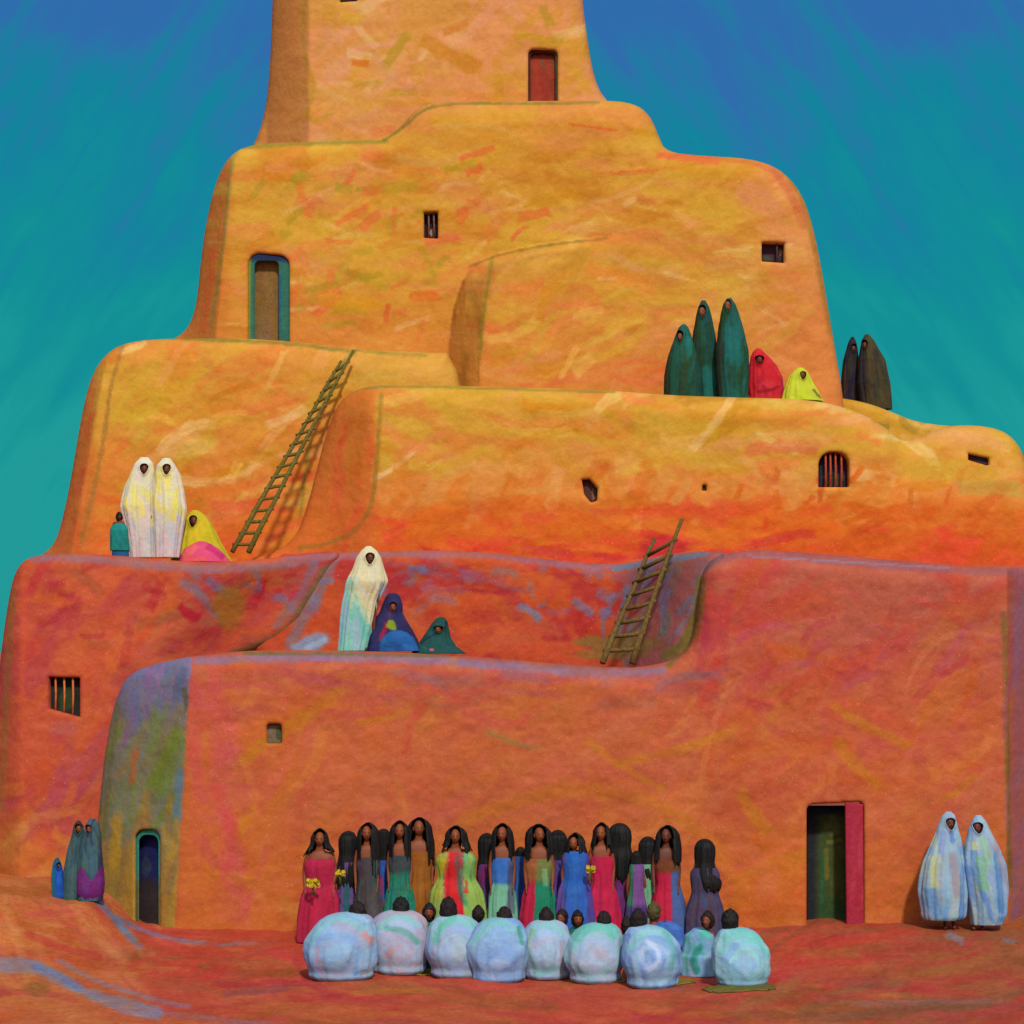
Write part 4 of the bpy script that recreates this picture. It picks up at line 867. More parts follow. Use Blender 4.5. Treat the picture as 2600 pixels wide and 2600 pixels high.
# ---- lower terrace
ZM = at(980, 1653, .35)[2]
gM = 'people on the lower terrace'
robed('tall person in a cream shawl over a mint robe on the lower terrace', [(1647, 857, 934), (1580, 866, 948), (1520, 872, 962), (1470, 884, 984), (1440, 895, 976), (1410, 905, 968), (1392, 917, 957), (1381, 930, 942)], (941, 1413, 12, 17), .95, (224, 216, 170), lambda P: P.mix(((P.x < 905 + (P.y - 1460) * .30) & (P.y > 1460)) * .95, (128, 204, 184)).scatter(12, (862, 1480, 930, 1645), [(104, 192, 172), (150, 212, 200), (168, 196, 214)], 85, 8, (50, 130), (10, 20), (.5, .85)).scatter(14, (900, 1400, 980, 1560), [(232, 224, 170), (226, 216, 182), (222, 206, 140)], 70, 12, (40, 110), (10, 22), (.5, .85)).stroke(975, 1470, 960, 1560, 16, (160, 186, 214), .8).stroke(858, 1640, 868, 1560, 10, (150, 180, 210), .8), ZM, head_yaw=.3, seed=11, group=gM, laps=[[(1470, 908), (1530, 926), (1590, 944), (1640, 950)], [(1438, 935), (1500, 968)]])
o, px0, py0, k = robed('seated person in a navy robe with a blue skirt on the lower terrace', [(1647, 918, 1066), (1620, 926, 1060), (1592, 938, 1046), (1570, 950, 1032), (1550, 964, 1022), (1528, 972, 1022), (1510, 979, 1016), (1503, 984, 1011), (1500, 990, 1005)], (999, 1536, 10, 15), 1.05, (44, 42, 84), lambda P: P.scatter(14, (930, 1540, 1040, 1640), [(60, 46, 88), (36, 38, 76), (88, 50, 84), (34, 54, 100)], 105, 14, (30, 80), (8, 16), (.4, .8)).stroke(988, 1570, 968, 1625, 13, (160, 26, 58), .95).patch(996, 1582, 14, 16, (130, 152, 32), .95), ZM, True, seed=12, fold=.04, group=gM, skin=SKIN)
cloth('skirt', o, shell([(1647, 962, 1068), (1630, 964, 1062), (1612, 974, 1050), (1600, 988, 1034), (1595, 1002, 1020)], px0, py0, k, .6, 60, 44, fold=.03, nf=5, seed=5, cy=-.24), (34, 92, 154), lambda P: P.scatter(8, (970, 1600, 1050, 1645), [(50, 110, 176), (30, 76, 134), (24, 90, 130)], 20, 20, (30, 60), (8, 16), (.4, .8)), 4)
robed('small person huddled low in a dark green robe on the lower terrace', [(1657, 1046, 1182), (1640, 1058, 1158), (1618, 1074, 1145), (1596, 1088, 1140), (1578, 1099, 1137), (1569, 1108, 1131), (1565, 1116, 1125)], (1113, 1597, 12, 11), .95, (24, 76, 70), lambda P: P.path([(1065, 1645), (1075, 1625), (1105, 1610), (1135, 1590), (1132, 1578)], 5, (28, 30, 66), .9, .1).scatter(10, (1070, 1580, 1150, 1650), [(22, 90, 80), (34, 60, 66), (30, 66, 50)], 30, 20, (20, 60), (8, 14), (.4, .8)).patch(1098, 1648, 6, 4, (220, 80, 110), .9), ZM - .03, True, head_yaw=-.2, seed=13, fold=.04, group=gM, skin=SKIN)

# ---- bottom left, on the mound
gS = 'people beside the grey green flank'
def onm(X, Y): return gz(X, Y)
robed('small child wrapped in blue at the foot of the left wall', [(2262, 134, 164), (2210, 130, 162), (2180, 133, 157), (2166, 138, 152), (2160, 143, 148)], (150, 2180, 6, 10), .15, (30, 82, 172), lambda P: P.bandx(146, 136, (20, 120, 116), .8, 4).band(2180, 2165, (30, 80, 80), .8, 4, 20).patch(152, 2215, 7, 20, (40, 104, 200), .7), onm, head_yaw=.6, seed=14, group=gS)
robed('person in a slate grey robe standing beside the blue child', [(2285, 163, 206), (2220, 161, 206), (2160, 171, 206), (2120, 182, 213), (2096, 187, 212), (2084, 195, 203)], (200, 2105, 9, 15), .1, (62, 92, 96), lambda P: P.scatter(14, (162, 2110, 206, 2280), [(56, 86, 92), (74, 108, 112), (48, 62, 60)], 94, 6, (50, 120), (6, 14), (.4, .8)).band(2112, 2095, (58, 44, 34), .7, 5, 20), onm, head_yaw=.25, seed=15, group=gS, skin=SKIN)
o, px0, py0, k = robed('person in a slate grey robe with a purple skirt by the left wall', [(2288, 200, 262), (2220, 200, 263), (2160, 204, 259), (2120, 212, 257), (2096, 216, 251), (2080, 227, 242)], (227, 2106, 9, 14), -.1, (64, 96, 104), lambda P: P.scatter(16, (204, 2100, 262, 2280), [(72, 112, 120), (54, 84, 92), (94, 96, 50), (44, 50, 56)], 92, 6, (50, 120), (6, 14), (.4, .8)).bandx(248, 258, (40, 44, 62), .8, 4), onm, head_yaw=-.3, seed=16, group=gS, skin=SKIN)
cloth('skirt', o, shell([(2289, 206, 256), (2270, 196, 264), (2240, 195, 266), (2218, 198, 264), (2200, 202, 262)], px0, py0, k, .78, 72, 50, openf=lambda x, y: np.abs(x - 240) > 0 if False else (y < 2236 - np.abs(x - 236) * 1.5 + 0 * x) & (np.abs(x - 236) < 22), fold=.03, nf=6, seed=5, cap=False), (112, 36, 110), lambda P: P.patch(218, 2245, 16, 30, (104, 56, 128), .7).scatter(6, (200, 2220, 262, 2285), [(126, 34, 104), (96, 40, 110)], 80, 20, (20, 50), (8, 14), (.4, .7)), 4)

# ---- right pair
gR = 'pair in pale blue robes by the right door'
pb = lambda x0, x1, y0, y1: [(132, 170, 206), (164, 190, 200), (98, 146, 200), (160, 158, 176), (176, 196, 170), (148, 180, 190)]
robed('person in a pale blue robe nearer the crimson door leaf', [(2352, 2346, 2440), (2320, 2340, 2452), (2260, 2338, 2456), (2180, 2350, 2447), (2120, 2370, 2440), (2086, 2382, 2431), (2063, 2392, 2425), (2053, 2403, 2415)], (2411, 2083, 13, 17), -.55, (148, 180, 198), lambda P: P.scatter(30, (2340, 2070, 2455, 2350), pb(0, 0, 0, 0), 96, 10, (60, 170), (10, 24), (.5, .9)).stroke(2364, 2160, 2366, 2255, 22, (198, 200, 130), .9).stroke(2411, 2102, 2415, 2135, 14, (92, 132, 196), .9).stroke(2412, 2150, 2425, 2280, 22, (158, 136, 144), .85).stroke(2440, 2180, 2434, 2350, 18, (92, 138, 196), .8).stroke(2350, 2240, 2372, 2320, 34, (96, 148, 200), .9), gz, head_yaw=.3, seed=17, group=gR, hem_lift=24, laps=[[(2108, 2408), (2200, 2392), (2320, 2384)], [(2110, 2424), (2200, 2440), (2300, 2444)]])
robed('person in a pale blue robe with green patches at the right end of the wall', [(2358, 2466, 2545), (2320, 2462, 2556), (2260, 2456, 2560), (2190, 2447, 2552), (2140, 2450, 2532), (2102, 2458, 2514), (2081, 2467, 2503), (2066, 2477, 2490)], (2480, 2097, 13, 16), -.55, (144, 174, 204), lambda P: P.scatter(28, (2450, 2080, 2556, 2350), pb(0, 0, 0, 0), 84, 10, (60, 170), (10, 22), (.5, .9)).stroke(2478, 2160, 2492, 2260, 26, (122, 184, 140), .9).stroke(2488, 2115, 2510, 2200, 24, (140, 190, 150), .7).patch(2470, 2140, 12, 12, (200, 204, 150), .9).stroke(2522, 2150, 2540, 2340, 20, (78, 132, 186), .9).stroke(2520, 2125, 2555, 2260, 14, (164, 140, 148), .8).stroke(2490, 2260, 2515, 2340, 16, (92, 136, 204), .8), gz, head_yaw=-.3, seed=18, group=gR, hem_lift=14, laps=[[(2118, 2484), (2200, 2510), (2330, 2530)], [(2118, 2476), (2210, 2462), (2300, 2468)]])

# ------------------------------------------------------------------ the crowd: standing women
gC = 'standing women with long black hair before the front wall'
def hr(x, top, hw, bot, hwb, xb=None, shy=None):
    xb = x if xb is None else xb
    return [(bot, xb - hwb * .45, xb + hwb * .45), (bot - 14, xb - hwb * .85, xb + hwb * .85), (bot - 34, xb - hwb, xb + hwb), (top + 86, x - hw * 1.1, x + hw * 1.08), (top + 60, x - hw * .9, x + hw * .88), (top + 40, x - hw * .96, x + hw * .95), (top + 20, x - hw * .95, x + hw * .93), (top + 8, x - hw * .72, x + hw * .7), (top + 2, x - hw * .4, x + hw * .42), (top, x - hw * .12, x + hw * .12)]
def hf(x, top, hw, bot, hwb):
    return [(bot, x - hwb, x + hwb), (top + 62, x - (hw * .55 + hwb * .5), x + (hw * .55 + hwb * .5)), (top + 40, x - hw * 1.02, x + hw * 1.02), (top + 22, x - hw * .92, x + hw * .92), (top + 9, x - hw * .64, x + hw * .64), (top, x - hw * .16, x + hw * .16)]
def arch(fx, top, ow, slope=.0):
    return lambda x, y: (y > top + ow * .7) & (np.abs(x - fx) < (ow + slope * np.maximum(y - top - 40, 0))) | (((x - fx) / ow) ** 2 + ((y - top - ow * .9) / (ow * .95)) ** 2 < 1)
def woman(label, x, top, Y, view, hw, hbot, hwb, fx, ow, slope, dtop, dtw, hem, dbase, dpaint, bw=.85, seed=1, xb=None, shoulder=None, skin=None, hs=1.0, head_yaw=None, extra=None, yell=None):
    dtop = min(dtop, top + 94); hw *= 1.14; hwb *= 1.14; dtw *= 1.2; hem *= 1.22; bw *= 1.1
    if head_yaw is None and view == 'f': head_yaw = random.Random(seed * 3).uniform(-.35, .35)
    py0 = VY + (EYE - ground_loc(x, Y)[2]) * U * D0 / (D0 + Y)
    hc = (fx if view == 'f' else x, top + 29)
    rw = random.Random(seed); sw = rw.uniform(-4, 4); hem *= 1.1
    dress = [(py0 - 3, x - hem + sw, x + hem + sw), (py0 - 60, x - hem * .97 + sw, x + hem * .97 + sw), (dtop + 92, x - (hem * .45 + dtw * .55), x + (hem * .45 + dtw * .55)), (dtop + 58, x - dtw * .86, x + dtw * .86), (dtop + 30, x - dtw * .95, x + dtw * .95), (dtop + 12, x - dtw, x + dtw), (dtop, x - dtw * .9, x + dtw * .9)]
    dress += [(dtop - 7, x - dtw * .74, x + dtw * .74)]
    if shoulder: dress += [(dtop - 10, x - shoulder, x + shoulder)]
    rows = hr(x, top, hw, hbot, hwb, xb) if view == 'b' else hf(x, top, hw, hbot, hwb)
    return dressed(label, x, Y, py0, hc, view, dress, dbase, dpaint, rows, None if view == 'b' else arch(fx, top, ow, slope), bw=bw, seed=seed, skin=skin, hs=hs, group=gC, head_yaw=head_yaw, extra=extra)
SC = lambda box, pal, n=14: (lambda P: P.scatter(n, box, pal, 92, 7, (40, 130), (8, 18), (.45, .85)))
woman('woman in a crimson dress with bare shoulders at the left end of the standing row', 812, 2103, -1.35, 'f', 21, 2180, 42, 812, 14, .42, 2186, 34, 42, (176, 34, 66), SC((770, 2180, 860, 2390), [(190, 30, 60), (166, 32, 72), (200, 40, 74), (150, 26, 56)]), bw=1.0, seed=21)
woman('woman seen from behind in a purple skirt, hair to the waist, beside the crimson dress', 884, 2110, -.95, 'b', 22, 2272, 26, 884, 0, 0, 2195, 24, 30, (114, 76, 138), lambda P: P.stroke(880, 2240, 882, 2330, 22, (26, 110, 96), .9).stroke(908, 2160, 910, 2230, 16, (26, 130, 104), .9).stroke(862, 2200, 862, 2280, 20, (118, 80, 142), .8), seed=22, bw=.72)
woman('woman in a charcoal grey robe with a long brown face, hair parted', 935, 2088, -1.15, 'f', 24, 2240, 25, 931, 13, .02, 2200, 26, 27, (76, 70, 72), SC((910, 2190, 962, 2300), [(84, 80, 76), (66, 62, 66), (58, 92, 84)]), seed=23, bw=.74)
woman('woman seen from behind in a bright blue dress with a pink patch', 974, 2104, -.75, 'b', 18, 2232, 18, 974, 0, 0, 2190, 21, 25, (56, 100, 186), lambda P: P.stroke(965, 2220, 968, 2275, 18, (190, 36, 84), .9).stroke(985, 2150, 988, 2220, 14, (44, 50, 130), .8).stroke(972, 2280, 970, 2330, 22, (200, 40, 60), .8), seed=24, bw=.66)
woman('woman in a sea green dress with dark locks over the chest', 1015, 2083, -1.1, 'f', 22, 2215, 24, 1015, 12, .06, 2206, 25, 32, (34, 124, 98), lambda P: P.scatter(14, (985, 2200, 1060, 2300), [(26, 130, 102), (52, 140, 108), (70, 100, 76)], 85, 14, (40, 110), (8, 20), (.45, .85)).band(2225, 2205, (74, 50, 60), .7, 8, 20), seed=25, bw=.74)
woman('bare shouldered woman with a wide brown face in an ochre brown dress', 1065, 2075, -1.0, 'f', 27, 2205, 33, 1063, 18, .10, 2216, 29, 32, (150, 88, 26), SC((1030, 2200, 1100, 2310), [(160, 96, 26), (134, 80, 30), (150, 110, 40)]), bw=.92, seed=26)
def green_shawl(o, k):
    py0 = -1
woman('woman in a scarlet dress under a lime and mint shawl with yellow trim', 1158, 2096, -1.25, 'f', 25, 2172, 38, 1156, 14, .16, 2172, 44, 56, (204, 34, 44), lambda P: P.mix((P.x < 1126) * .95, (136, 176, 92)).mix((P.x > 1178) * .95, (142, 186, 84)).scatter(16, (1098, 2180, 1128, 2290), [(110, 178, 124), (160, 184, 70), (150, 170, 60)], 95, 8, (40, 110), (8, 18), (.5, .9)).scatter(14, (1168, 2170, 1215, 2300), [(60, 164, 120), (150, 190, 80), (120, 184, 110), (30, 120, 96)], 80, 8, (50, 120), (8, 18), (.5, .9)).stroke(1150, 2190, 1156, 2320, 22, (212, 40, 36), .8).stroke(1128, 2180, 1120, 2215, 14, (206, 178, 24), .95).stroke(1105, 2182, 1132, 2180, 10, (206, 178, 24), .9).stroke(1184, 2230, 1186, 2270, 8, (204, 30, 40), .9).stroke(1115, 2250, 1118, 2285, 9, (180, 160, 40), .8), bw=1.0, seed=27, shoulder=30)
woman('woman seen from behind in a plum dress with a column of hair to the hips', 1236, 2115, -.8, 'b', 20, 2288, 22, 1236, 0, 0, 2200, 22, 25, (96, 62, 116), SC((1214, 2200, 1260, 2330), [(120, 70, 130), (140, 40, 100), (70, 50, 100)]), seed=28, bw=.68)
woman('woman with a round brown face in a blue bodice and mint skirt, grey sleeve', 1276, 2090, -1.15, 'f', 23, 2200, 24, 1275, 14, .10, 2214, 25, 30, (118, 184, 150), lambda P: P.band(2250, 2235, (56, 108, 190), .95, 4, 20).stroke(1298, 2180, 1298, 2320, 22, (78, 76, 100), .95).stroke(1256, 2260, 1262, 2320, 16, (130, 190, 160), .8), seed=29, bw=.78)
woman('slight girl in bright blue half hidden between two taller women', 1322, 2150, -.75, 'b', 15, 2276, 15, 1322, 0, 0, 2180, 17, 20, (56, 108, 186), SC((1305, 2170, 1345, 2330), [(64, 120, 204), (50, 96, 170), (70, 100, 180)]), seed=30, bw=.6)
woman('woman with a broad brown face, olive collar and crimson and green skirt', 1368, 2092, -1.25, 'f', 29, 2190, 30, 1369, 18, .10, 2226, 30, 34, (180, 34, 66), lambda P: P.mix((P.x > 1360 + (2240 - P.y) * .05) * .95, (20, 132, 96)).band(2250, 2225, (150, 120, 50), .7, 8, 20).stroke(1382, 2200, 1386, 2255, 16, (130, 180, 130), .9).stroke(1342, 2240, 1340, 2330, 24, (186, 30, 66), .8), seed=31, bw=.9)
woman('woman seen from behind in violet with dark hair, next to the blue dress', 1417, 2107, -.8, 'b', 21, 2238, 22, 1417, 0, 0, 2190, 25, 30, (104, 68, 140), lambda P: P.scatter(14, (1390, 2180, 1450, 2330), [(116, 74, 150), (58, 90, 170), (90, 60, 130)], 95, 10, (50, 120), (8, 20), (.5, .85)), seed=32, bw=.7)
woman('small faced woman in a cobalt blue dress with violet sides', 1462, 2114, -1.2, 'f', 22, 2166, 26, 1456, 11, .05, 2170, 30, 40, (44, 96, 176), lambda P: P.bandx(1484, 1492, (86, 64, 136), .9, 5).bandx(1440, 1430, (110, 74, 146), .9, 5).scatter(12, (1440, 2170, 1490, 2330), [(50, 110, 196), (38, 86, 160), (60, 100, 180)], 92, 7, (50, 120), (8, 18), (.45, .85)), seed=33, bw=.8, shoulder=18)
woman('woman in a rose red dress with two thin braids', 1528, 2088, -1.15, 'f', 20, 2172, 26, 1526, 12, .12, 2180, 26, 36, (194, 32, 70), SC((1500, 2180, 1570, 2335), [(206, 36, 76), (180, 28, 66), (200, 30, 60), (168, 32, 80)]), seed=34, bw=.8)
woman('woman seen from behind with a broad fall of hair over a maroon dress', 1574, 2090, -.8, 'b', 26, 2258, 27, 1574, 0, 0, 2190, 28, 32, (120, 40, 82), lambda P: P.stroke(1600, 2200, 1602, 2300, 16, (74, 150, 100), .9).scatter(10, (1545, 2250, 1610, 2330), [(96, 56, 120), (170, 34, 80), (70, 50, 120)], 92, 8, (40, 100), (8, 18), (.5, .85)), seed=35, bw=.72)
woman('slim girl in lilac and green with brown arms behind the olive haired sitter', 1616, 2160, -1.05, 'b', 14, 2284, 14, 1616, 0, 0, 2200, 17, 22, (124, 80, 142), lambda P: P.bandx(1612, 1604, (60, 140, 96), .9, 4).band(2290, 2310, (70, 50, 120), .8, 6, 20), seed=36, bw=.8)
woman('woman seen from behind in a mint skirt, narrow hair ending in a point', 1645, 2124, -.95, 'b', 21, 2262, 22, 1648, 0, 0, 2200, 22, 25, (112, 176, 130), lambda P: P.bandx(1640, 1630, (126, 80, 142), .9, 5), seed=37, bw=.66, xb=1648)
woman('dark faced woman in a crimson skirt with a blue panel', 1696, 2095, -1.1, 'f', 27, 2200, 31, 1691, 15, .06, 2216, 28, 34, (190, 32, 64), lambda P: P.bandx(1700, 1708, (64, 102, 156), .95, 4).band(2222, 2205, (110, 66, 30), .9, 6, 20), seed=38, bw=.86, skin=SKIND)
woman('woman seen from behind in a slate dress at the right end, a bare brown arm', 1790, 2130, -1.15, 'b', 24, 2275, 30, 1794, 0, 0, 2210, 32, 38, (72, 66, 92), SC((1750, 2210, 1835, 2370), [(86, 60, 74), (58, 72, 104), (70, 62, 88), (100, 60, 56)]), seed=39, bw=.86, xb=1800)

# ------------------------------------------------------------------ the crowd: seated people
gA = 'people seated on the ground in pale blankets, backs turned'
def seated_back(label, cx, rx, top, bot, head, yaw, base, pal, extra=None, seed=1, hmat=None, big=1.0, low=None):
    d = EYE * U * D0 / (bot - 8 - VY); Y = d - D0; k = kk(Y)
    loc = ground_loc(cx, Y); py0 = VY + (EYE - loc[2]) * U * D0 / d
    head = (head[0], head[1] + 7)
    hz = (py0 - head[1]) * k; hp = ((head[0] - cx) * k, .10, hz)
    o = person(label, loc, hp, True, math.pi, math.pi + yaw, .55, 1.0, SKIN, gA, tilt=.15)
    rows = []
    rx *= 1.24
    n = 15; mid = (top + bot) / 2 + 8; hh0 = bot - mid; hh1 = mid - top
    hx = head[0]
    for i in range(n):
        a = math.pi * (i / (n - 1)) - math.pi / 2
        yy = mid - math.sin(a) * (hh0 if a < 0 else hh1)
        w = rx * max(abs(math.cos(a)) ** .6, .18 if a > 0 else .86)
        c = cx + (hx - cx) * .55 * max(0, math.sin(a)) ** 2
        rows.append((yy, c - w, c + w))
    f = (py0 - bot) / max(1, (py0 - top))
    rows = [((r[0] if r[0] < bot - 4 else py0 + 1), r[1], r[2]) for r in rows]
    b = rows[0]; rows = [(b[0], b[1] + rx * .12, b[2] - rx * .12), (b[0] - 9, b[1] - rx * .02, b[2] + rx * .02)] + [r for r in rows[1:] if r[0] < b[0] - 14]
    sh = shell(rows, cx, py0, k, .8, 96, 100, fold=.028, nf=5, seed=seed, cy=0.0, ridge=.02, drape=.019, laps=[[(top + 14, hx + 6), (mid - 10, cx + rx * .35), (bot - 20, cx + rx * .1)]] if seed % 2 else [[(top + 14, hx - 4), (mid, cx - rx * .45), (bot - 16, cx - rx * .5)]], yshift=lambda PY: .07 * sst(bot - 40, top, PY))
    def paint(P):
        # colour swirls round the back as the blanket is wound
        r = np.hypot((P.x - cx) / rx, (P.y - mid) / ((hh0 + hh1) / 2)); a = np.arctan2(P.y - mid, P.x - cx)
        n1 = fbm(r * 3.2 + seed, np.cos(a) * 1.2 + 3 + r * .8, seed, 3); n2 = fbm(r * 4.5 + 9, np.sin(a) * 1.1 + 5, seed + 2, 3)
        P.mix(.85 * sst(.46, .6, n1), pal[0]); P.mix(.8 * sst(.5, .62, n2), pal[1]); P.mix(.7 * sst(.56, .66, fbm(r * 6, np.cos(a + 1) * 1.4 + 7, seed + 4, 3)), pal[2])
        P.patch(cx + rx * .1, mid, rx * .5, hh0 * .45, pal[3], .55)
        P.path([(cx - rx * .8, mid - hh1 * .35), (cx - rx * .35, top + hh1 * .16), (cx + rx * .15, top + hh1 * .1), (cx + rx * .6, top + hh1 * .35)], 20, (112, 188, 176), .75)
        P.scatter(9, (cx - rx, mid, cx + rx, bot), [pal[0], pal[2], (150, 176, 206)], 60, 40, (30, 80), (7, 16), (.4, .8))
        if extra: extra(P)
        P.c = P.c * .88 + np.array([206, 218, 226]) * .14
    cloth('blanket', o, sh, base, paint, seed, thick=.015)
    hair_cap(o, hp, max(hz / .745, .85) * 1.0, math.pi + yaw, hmat or HAIR, seed=seed, big=big)
    return o
B1 = [(120, 160, 208), (140, 186, 200), (160, 150, 176), (126, 164, 200)]
B2 = [(168, 152, 172), (150, 180, 208), (184, 146, 150), (158, 156, 176)]
B3 = [(134, 164, 204), (140, 190, 194), (150, 150, 176), (146, 176, 206)]
B4 = [(108, 148, 204), (130, 172, 206), (120, 150, 190), (120, 160, 214)]
B5 = [(150, 180, 210), (134, 186, 190), (176, 162, 178), (170, 190, 214)]
seated_back('seated person in a pale blue blanket with a pink crescent, at the left end', 866, 74, 2318, 2492, (905, 2316), .75, (132, 172, 206), B1, lambda P: P.path([(812, 2400), (806, 2440), (830, 2475)], 13, (176, 140, 160), .8).stroke(922, 2362, 952, 2390, 17, (206, 130, 116), .9).stroke(900, 2465, 940, 2460, 12, (66, 116, 174), .8).stroke(915, 2468, 945, 2462, 8, (168, 110, 44), .8), 1, HAIRB)
seated_back('seated person in a mauve and mint blanket with bushy black hair', 1012, 66, 2312, 2474, (1017, 2304), .0, (160, 164, 190), B2, lambda P: P.path([(985, 2352), (1030, 2358), (1062, 2385)], 20, (60, 160, 132), .8).path([(945, 2360), (960, 2332), (1000, 2318)], 14, (172, 150, 164), .8).stroke(985, 2430, 1000, 2400, 18, (196, 136, 132), .7), 2, HAIR, 1.06)
seated_back('seated person in a light blue blanket with an olive tint, left of two touching backs', 1162, 62, 2324, 2484, (1138, 2306), -.1, (142, 172, 202), B3, lambda P: P.patch(1165, 2400, 28, 36, (160, 178, 178), .6).path([(1108, 2390), (1118, 2350), (1150, 2328)], 18, (80, 176, 146), .8).stroke(1215, 2370, 1222, 2440, 15, (176, 138, 158), .8), 3, HAIRB, 1.05)
seated_back('seated person in a plain sky blue blanket, head turned right, right of two touching backs', 1266, 62, 2330, 2490, (1279, 2326), .8, (122, 162, 208), B4, lambda P: P.patch(1270, 2440, 26, 20, (160, 186, 216), .7).path([(1225, 2345), (1250, 2333), (1285, 2338)], 14, (110, 180, 176), .8).stroke(1315, 2345, 1328, 2400, 12, (40, 140, 110), .8), 4, HAIRB, .95)
seated_back('seated person in a blanket of blue with a lime left edge', 1388, 55, 2336, 2482, (1387, 2326), .1, (146, 176, 206), B5, lambda P: P.path([(1342, 2420), (1340, 2390), (1352, 2360)], 11, (146, 180, 110), .8).stroke(1428, 2380, 1425, 2430, 14, (170, 140, 150), .7).stroke(1350, 2470, 1410, 2450, 18, (96, 172, 156), .7), 5, HAIRB, .95)
seated_back('seated person in a blanket with a broad mint collar and brown hair', 1512, 60, 2344, 2494, (1534, 2336), .1, (156, 176, 200), B5, lambda P: P.path([(1462, 2378), (1490, 2352), (1530, 2346), (1560, 2366)], 30, (84, 184, 160), .9).patch(1520, 2415, 20, 16, (178, 160, 178), .6).stroke(1455, 2450, 1520, 2490, 22, (96, 168, 180), .7), 6, HAIRB, .95)
seated_back('seated person in a blanket with a pale spiral on the back', 1656, 60, 2350, 2506, (1622, 2334), -.3, (126, 164, 206), [(108, 148, 206), (150, 186, 212), (130, 176, 190), (120, 156, 210)], lambda P: P.path([(1640, 2385), (1668, 2400), (1672, 2430), (1645, 2455)], 14, (190, 208, 230), .8, .2).path([(1630, 2400), (1626, 2430), (1640, 2450)], 12, (184, 200, 226), .7).path([(1690, 2370), (1712, 2410), (1700, 2450)], 20, (86, 170, 160), .8), 7, HAIRB, 1.0)
seated_back('seated person in a mint blue blanket with long black hair at the right end', 1884, 58, 2356, 2514, (1856, 2336), -.1, (124, 184, 198), [(112, 160, 206), (140, 200, 196), (150, 190, 200), (130, 170, 210)], lambda P: P.path([(1835, 2380), (1870, 2362), (1920, 2380), (1945, 2420)], 26, (98, 190, 172), .8).stroke(1830, 2440, 1870, 2390, 22, (112, 152, 210), .7).stroke(1822, 2500, 1930, 2505, 12, (110, 104, 60), .7), 8, HAIR, 1.08)

gB = 'people seated behind the row of backs'
def seated_face(label, cx, hw, head, bot, Y, yaw, base, paint, seed=1, hmat=None, back=False, top=None, big=1.0):
    k = kk(Y); loc = ground_loc(cx, Y); py0 = VY + (EYE - loc[2]) * U * D0 / (D0 + Y)
    hz = (py0 - head[1]) * k; hp = ((head[0] - cx) * k, .1 if back else -.06, hz)
    o = person(label, loc, hp, True, math.pi if back else 0, yaw, .5, .92, SKIN, gB)
    top = top or head[1] + 24
    rows = [(py0 + 1, cx - hw * 1.1, cx + hw * 1.1), (py0 - 50, cx - hw * 1.15, cx + hw * 1.15), ((py0 + top) / 2, cx - hw, cx + hw), (top + 14, cx - hw * .8, cx + hw * .8), (top, cx - hw * .35, cx + hw * .35)]
    cloth('robe', o, shell(rows, cx, py0, k, .85, 72, 60, fold=.04, nf=7, seed=seed, dmin=.2), base, paint, seed)
    hair_cap(o, hp, max(hz / .745, .85) * .92, yaw, hmat or HAIR, seed=seed + 3, big=big)
    return o
seated_face('person facing forward in an emerald robe between mauve and blue blankets', 1090, 34, (1090, 2316), 0, -3.6, 0, (20, 120, 92), lambda P: P.scatter(8, (1060, 2340, 1120, 2440), [(26, 134, 104), (16, 104, 90)], 92, 8, (40, 90), (8, 16), (.4, .8)), 1)
seated_face('dark haired person with back turned between the two touching backs', 1212, 34, (1214, 2324), 0, -3.7, math.pi, (58, 90, 140), lambda P: P.band(2360, 2380, (96, 140, 190), .8), 2, HAIRB, True)
seated_face('person facing forward with tilted head beside the lime edged blanket', 1427, 30, (1426, 2330), 0, -3.5, -.4, (60, 96, 140), None, 3, HAIRB)
seated_face('person facing forward in a deep green robe left of the mint collar', 1462, 32, (1466, 2333), 0, -3.8, .15, (24, 118, 96), lambda P: P.scatter(8, (1440, 2350, 1495, 2440), [(30, 132, 108), (90, 160, 180)], 92, 8, (40, 90), (8, 16), (.4, .8)), 4)
seated_face('olive haired person in a cobalt robe behind the spiral blanket', 1692, 52, (1662, 2318), 0, -3.9, math.pi - .3, (72, 116, 192), lambda P: P.scatter(14, (1640, 2330, 1750, 2450), [(96, 140, 208), (60, 104, 184), (110, 168, 196), (50, 150, 130)], 70, 20, (40, 100), (10, 20), (.45, .85)), 5, plain('olive_hair', (82, 70, 34), .7, .2, 45, .3, .4), True, 2342)
seated_face('person in a mint and white robe facing left beside the right end', 1776, 46, (1795, 2336), 0, -4.3, -.5, (128, 176, 204), lambda P: P.scatter(20, (1725, 2350, 1830, 2480), [(150, 186, 214), (110, 160, 208), (180, 190, 206), (86, 196, 168)], 75, 20, (40, 100), (10, 20), (.5, .85)).path([(1775, 2400), (1755, 2430), (1765, 2460)], 20, (30, 142, 110), .85).patch(1795, 2366, 26, 14, (90, 200, 176), .8), 6, HAIRB)
seated_face('person in a pale teal robe tucked behind the mint collar and spiral blankets', 1580, 34, (1592, 2352), 0, -3.3, math.pi, (64, 156, 144), lambda P: P.scatter(8, (1550, 2350, 1610, 2450), [(40, 140, 116), (130, 190, 200)], 92, 14, (40, 80), (8, 18), (.45, .85)), 7, HAIRB, True)

